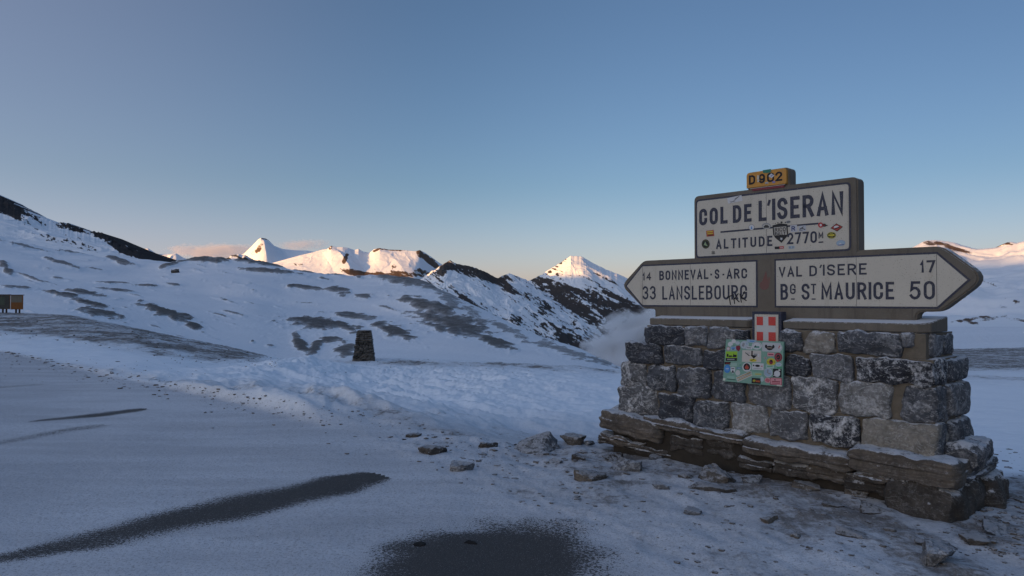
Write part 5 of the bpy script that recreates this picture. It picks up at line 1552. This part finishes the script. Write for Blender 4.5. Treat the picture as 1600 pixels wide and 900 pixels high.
for (u, v, wpx, hpx, dep, lab, tn, kw) in RK:
    rock(u, v, wpx, hpx, dep, lab, tn, group=GRP, az=kw.pop('az', MROT * .55), **kw)
rock(655, 854, 22, 5, .10, 'small clod of earth on the bare tarmac patch', 'bd', k=2.6, cat='clod', name='clod', n=10, mat='clod')
rock(735, 852, 24, 5, .10, 'longer clod of earth right of the other on the bare tarmac', 'bd', k=2.6, cat='clod', name='clod', n=10, mat='clod')
bq = ground_at(275, 426, 200, 800)
q, f = hull_rock(np.array((3.3, 2.6, 2.3)), 991, False, .08)
o = mk('boulder', q, f, M['rock']); set_tone(o, 'bd'); o.location = (bq[0], bq[1], ground_z(bq[0], bq[1]) + .5)
tag(o, 'dark boulder alone just under the crest of the snowy hill', 'boulder')

# gravel: nobody could count it
rs = np.random.RandomState(77)
PV, PF = [], []
cnt = 0


def pebble(x, y, s, flat):
    q, f = _shell.setdefault(2, cube_shell(2))
    p = q / (np.sum(np.abs(q) ** 2.6, 1) ** (1 / 2.6))[:, None]
    p = p * (1 + .35 * rs.normal(size=(len(p), 1)) * .6) * np.array([s, s * rs.uniform(.5, .9), s * flat])
    a = rs.uniform(0, 6.28)
    if rs.rand() < .7: a = MROT * .8 + rs.normal() * .3
    ca, sa = math.cos(a), math.sin(a)
    p = np.stack([p[:, 0] * ca - p[:, 1] * sa, p[:, 0] * sa + p[:, 1] * ca, p[:, 2]], 1)
    z = ground_z(x, y)
    return p + np.array([x, y, z + s * flat * .25]), f


def scatter(n, ufn, smin, smax, flat=.4):
    global cnt
    for _ in range(n):
        u, v = ufn()
        p = ground_at(u, v)
        if p[1] > 80: continue
        px = p[1] / F
        s = (smin + (smax - smin) * rs.rand() ** 3) * px
        q, f = pebble(p[0], p[1], s, flat * rs.uniform(.6, 1.3))
        PF.append(f + sum(len(a) for a in PV[-0:]) if False else f + cnt)
        PV.append(q); cnt += len(q)


def edge_pts():
    u = rs.uniform(0, 940)
    e = np.interp(u, [0, 150, 300, 430, 560, 700, 800, 940], [545, 575, 601, 620, 641, 672, 690, 700])
    return u, e + abs(rs.normal()) * np.interp(u, [0, 400, 700, 940], [5, 20, 34, 40]) + 1


def verge_pts():
    while True:
        u, v = rs.uniform(720, 1600), rs.uniform(700, 900)
        lim = np.interp(u, [640, 700, 780, 900, 1000, 1060], [712, 742, 784, 838, 880, 905])
        if v < lim - 6 or u > 1060:
            # denser near the wall
            near_ = np.interp(u, [880, 1150, 1420, 1560], [705, 745, 800, 830])
            if rs.rand() < math.exp(-max(0, v - near_) / 55) + .10: return u, v


scatter(750, edge_pts, .7, 3.8, .35)
scatter(1300, verge_pts, .7, 6.0, .25)
scatter(160, lambda: (rs.uniform(1520, 1600), rs.uniform(775, 870)), 1.2, 6)
scatter(90, lambda: (rs.uniform(0, 330), rs.uniform(560, 600)), .8, 2.2)


def mound_pts():
    u = rs.uniform(0, 440)
    lo, hi = np.interp(u, [0, 110, 213, 330, 440], [489, 493, 514, 537, 561]), np.interp(u, [0, 120, 200, 330, 440], [524, 536, 550, 570, 578])
    return u, rs.uniform(lo, hi)


scatter(420, mound_pts, .5, 2.0, .5)
scatter(160, lambda: (rs.uniform(460, 960), rs.normal() * 6 + 570), .4, 1.2, .5)
g_o = mk('gravel', np.concatenate(PV), np.concatenate(PF), M['rock'])
set_tone(g_o, 'b')
tag(g_o, 'scattered chips of brown slate and gravel in the snow', 'gravel', kind='stuff')

# ------------------------------------------------------------------ the cairn
cb = at_dist(569, 559, 42)
CH, CW0, CW1 = 47.5 * 42 / F, 32 * 42 / F, 19.5 * 42 / F
cv, cf, cc = [], [], 0
rs2 = random.Random(5)
z = -.1
q0, f0 = _shell.setdefault(3, cube_shell(3))
def add_block(cx, cy, cz, hx, hy, hz_, rz):
    global cc
    p, f = block_mesh((hx, hy, hz_), rs2.randrange(9999), 6, .012, 5, 4, 0, .1)
    ca, sa = math.cos(rz), math.sin(rz)
    p = np.stack([p[:, 0] * ca - p[:, 1] * sa, p[:, 0] * sa + p[:, 1] * ca, p[:, 2]], 1) + np.array([cx, cy, cz])
    cv.append(p); cf.append(f + cc); cc += len(p)


while z < CH - .02:
    hh = min(rs2.uniform(.055, .12), CH - z)
    t = max(0, z) / CH
    W = (CW0 + (CW1 - CW0) * t) / 2
    for sd_ in range(4):
        x = -W
        while x < W - .03:
            wd = min(rs2.uniform(.14, .34), W - x)
            jut = rs2.uniform(-.035, .035)
            c0 = (x + wd / 2, -W + .08 - jut)
            an = sd_ * math.pi / 2
            add_block(c0[0] * math.cos(an) - c0[1] * math.sin(an), c0[0] * math.sin(an) + c0[1] * math.cos(an), z + hh / 2, wd / 2 * .97, .10, hh / 2 * .94, an)
            x += wd
    z += hh
add_block(0, 0, CH / 2, CW1 / 2 - .06, CW1 / 2 - .06, CH / 2 - .02, 0)
add_block(0, 0, CH - .03, CW1 / 2 - .03, CW1 / 2 - .03, .04, .1)
ca_o = mk('stone_cairn', np.concatenate(cv), np.concatenate(cf), M['cairn'])
ca_o.location = (cb[0], cb[1], ground_z(cb[0], cb[1]))
ca_o.rotation_euler = (0, 0, R(8))
set_tone(ca_o, 'bd'); ca_o.color = (.055, .048, .040, .3)
tag(ca_o, 'tapering dry-stone cairn standing in front of the snowy hill', 'cairn')

# ------------------------------------------------------------------ the two information boards at the left
def info_board(ua, ub, vt, vb, D, lab, colors, leg_u, foot_v):
    c_ = at_dist((ua + ub) / 2, vb, D)
    g = ground_z(c_[0], c_[1])
    e = tag(empty('information_board', (c_[0], c_[1], g)), lab, 'information board', 'information boards at the roadside')
    wd, z1_, z0_ = (ub - ua) * D / F, at_dist((ua + ub) / 2, vt, D)[2] - g, c_[2] - g
    bm = bmesh.new(); bx(bm, -wd / 2, wd / 2, -.03, .03, z0_, z1_)
    bmesh.ops.bevel(bm, geom=bm.edges[:], offset=.012, segments=1, affect='EDGES')
    pn = bm_obj('board_panel', bm, M['board_%s' % colors[0]], e)
    bm = bmesh.new()
    bx(bm, -wd / 2 - .04, wd / 2 + .04, -.09, .09, z1_ + .004, z1_ + .06)
    bm_obj('roof_strip', bm, M['board_dark'], e)
    for (a0, a1, b0, b1, cm) in colors[1]:
        bm = bmesh.new(); bx(bm, -wd / 2 + wd * a0, -wd / 2 + wd * a1, -.034 - .002 * (len(cm) % 3), -.02, z0_ + (z1_ - z0_) * b0, z0_ + (z1_ - z0_) * b1)
        bm_obj('printed_sheet', bm, M[cm], pn)
    for lu in leg_u:
        lx = at_dist(lu, vb, D)[0] - c_[0]
        bm = bmesh.new(); bx(bm, lx - .06, lx + .06, .034, .14, -.3, z1_ - .1)
        bmesh.ops.bevel(bm, geom=bm.edges[:], offset=.015, segments=1, affect='EDGES')
        bm_obj('leg', bm, M['board_dark'], e)
    return e


M['board_dark'] = mat_flat('dark_stained_timber', (.030, .022, .018), .8, .4, 8)
M['board_wood'] = mat_flat('orange_timber', (.17, .072, .022), .8, .4, 6)
M['sheet_grey'] = mat_flat('sun_bleached_sheet', (.115, .115, .10), .6, .5, 5)
M['sheet_dark'] = mat_flat('dark_print', (.028, .035, .040), .6, .6, 6)
M['sheet_red'] = mat_flat('dark_red_print', (.065, .02, .028), .6, .5, 6)
M['sheet_green'] = mat_flat('dim_green_print', (.035, .06, .05), .6, .5, 6)
M['edge_pale'] = mat_flat('pale_edge', (.40, .40, .42), .7, .1, 6)
info_board(-14, 15.6, 461, 483, 61, 'dark information board cut by the left edge of the picture', ('wood', [(.02, .98, .02, .98, 'sheet_dark'), (.86, .965, .05, .90, 'sheet_red'), (.35, .72, .30, .85, 'sheet_green'), (.5, .8, .08, .14, 'edge_pale')]), (3.4, 9, -9), 490)
info_board(17, 36, 461.5, 483.5, 60.6, 'information board with a grey sheet above orange timber', ('wood', [(.05, .92, .50, .97, 'sheet_grey'), (-.03, .02, .0, 1.0, 'edge_pale')]), (24, 29.4), 490)

# ------------------------------------------------------------------ clouds and valley mist
def cloud_mat(name, dens, col, sc_, thr, aniso=0.3, edge=.3, ofs=0.0):
    m = N(name)
    p = m.obj()
    tc_ = m.n('TexCoord').outputs['Generated']
    v = m.n('VectorMath', operation='SUBTRACT'); m.l(tc_, v.inputs[0]); v.inputs[1].default_value = (.5, .5, .5)
    ln = m.n('VectorMath', operation='LENGTH'); m.l(v.outputs[0], ln.inputs[0])
    r_ = m.math('MULTIPLY', ln.outputs['Value'], 2.0)
    fall = m.math('SUBTRACT', 1.0, r_)
    n_ = m.noise(m.scale(p, (1, 1, 1.6)), sc_, 6, 0.62, 0.5)
    d = m.math('ADD', fall, m.math('MULTIPLY', m.math('SUBTRACT', n_, 0.5), 2.1))
    d = m.mr(d, thr, thr + edge, 0, dens)
    vol = m.n('VolumePrincipled')
    vol.inputs['Color'].default_value = (*col, 1)
    vol.inputs['Anisotropy'].default_value = aniso
    m.l(d, vol.inputs['Density'])
    m.l(vol.outputs[0], m.out.inputs['Volume'])
    return m.m


def cloud(name, u, v, D, wpx, hpx, depth, mat, lab, tilt=0.0):
    q, f = _shell.setdefault(10, cube_shell(10))
    p = q / np.linalg.norm(q, axis=1)[:, None]
    c_ = at_dist(u, v, D)
    h = np.array([wpx / 2 * D / F, depth / 2, hpx / 2 * D / F])
    o = mk(name, p * h, f, mat)
    o.location = tuple(c_)
    o.rotation_euler = (0, R(tilt), 0)
    return tag(o, lab, 'cloud', kind='stuff')


fog = cloud_mat('valley_mist', .035, (1.0, 1.0, 1.0), .0085, .16, .1, .35)
cloud('mist', 1010, 533, 2500, 215, 122, 600, fog, 'bank of pale mist rising from the valley behind the wall', -12)
pink = cloud_mat('dawn_cloud', .0040, (1.0, .97, .95), .0036, .20, .35, .4)
cloud('cloud', 335, 394, 13500, 190, 34, 1100, pink, 'long low pink cloud left of the pyramid peak')
thin = cloud_mat('thin_dawn_cloud', .0022, (1.0, .97, .95), .0036, .22, .35, .6)
cloud('cloud', 470, 383, 13800, 110, 26, 900, thin, 'faint pink cloud right of the pyramid peak')
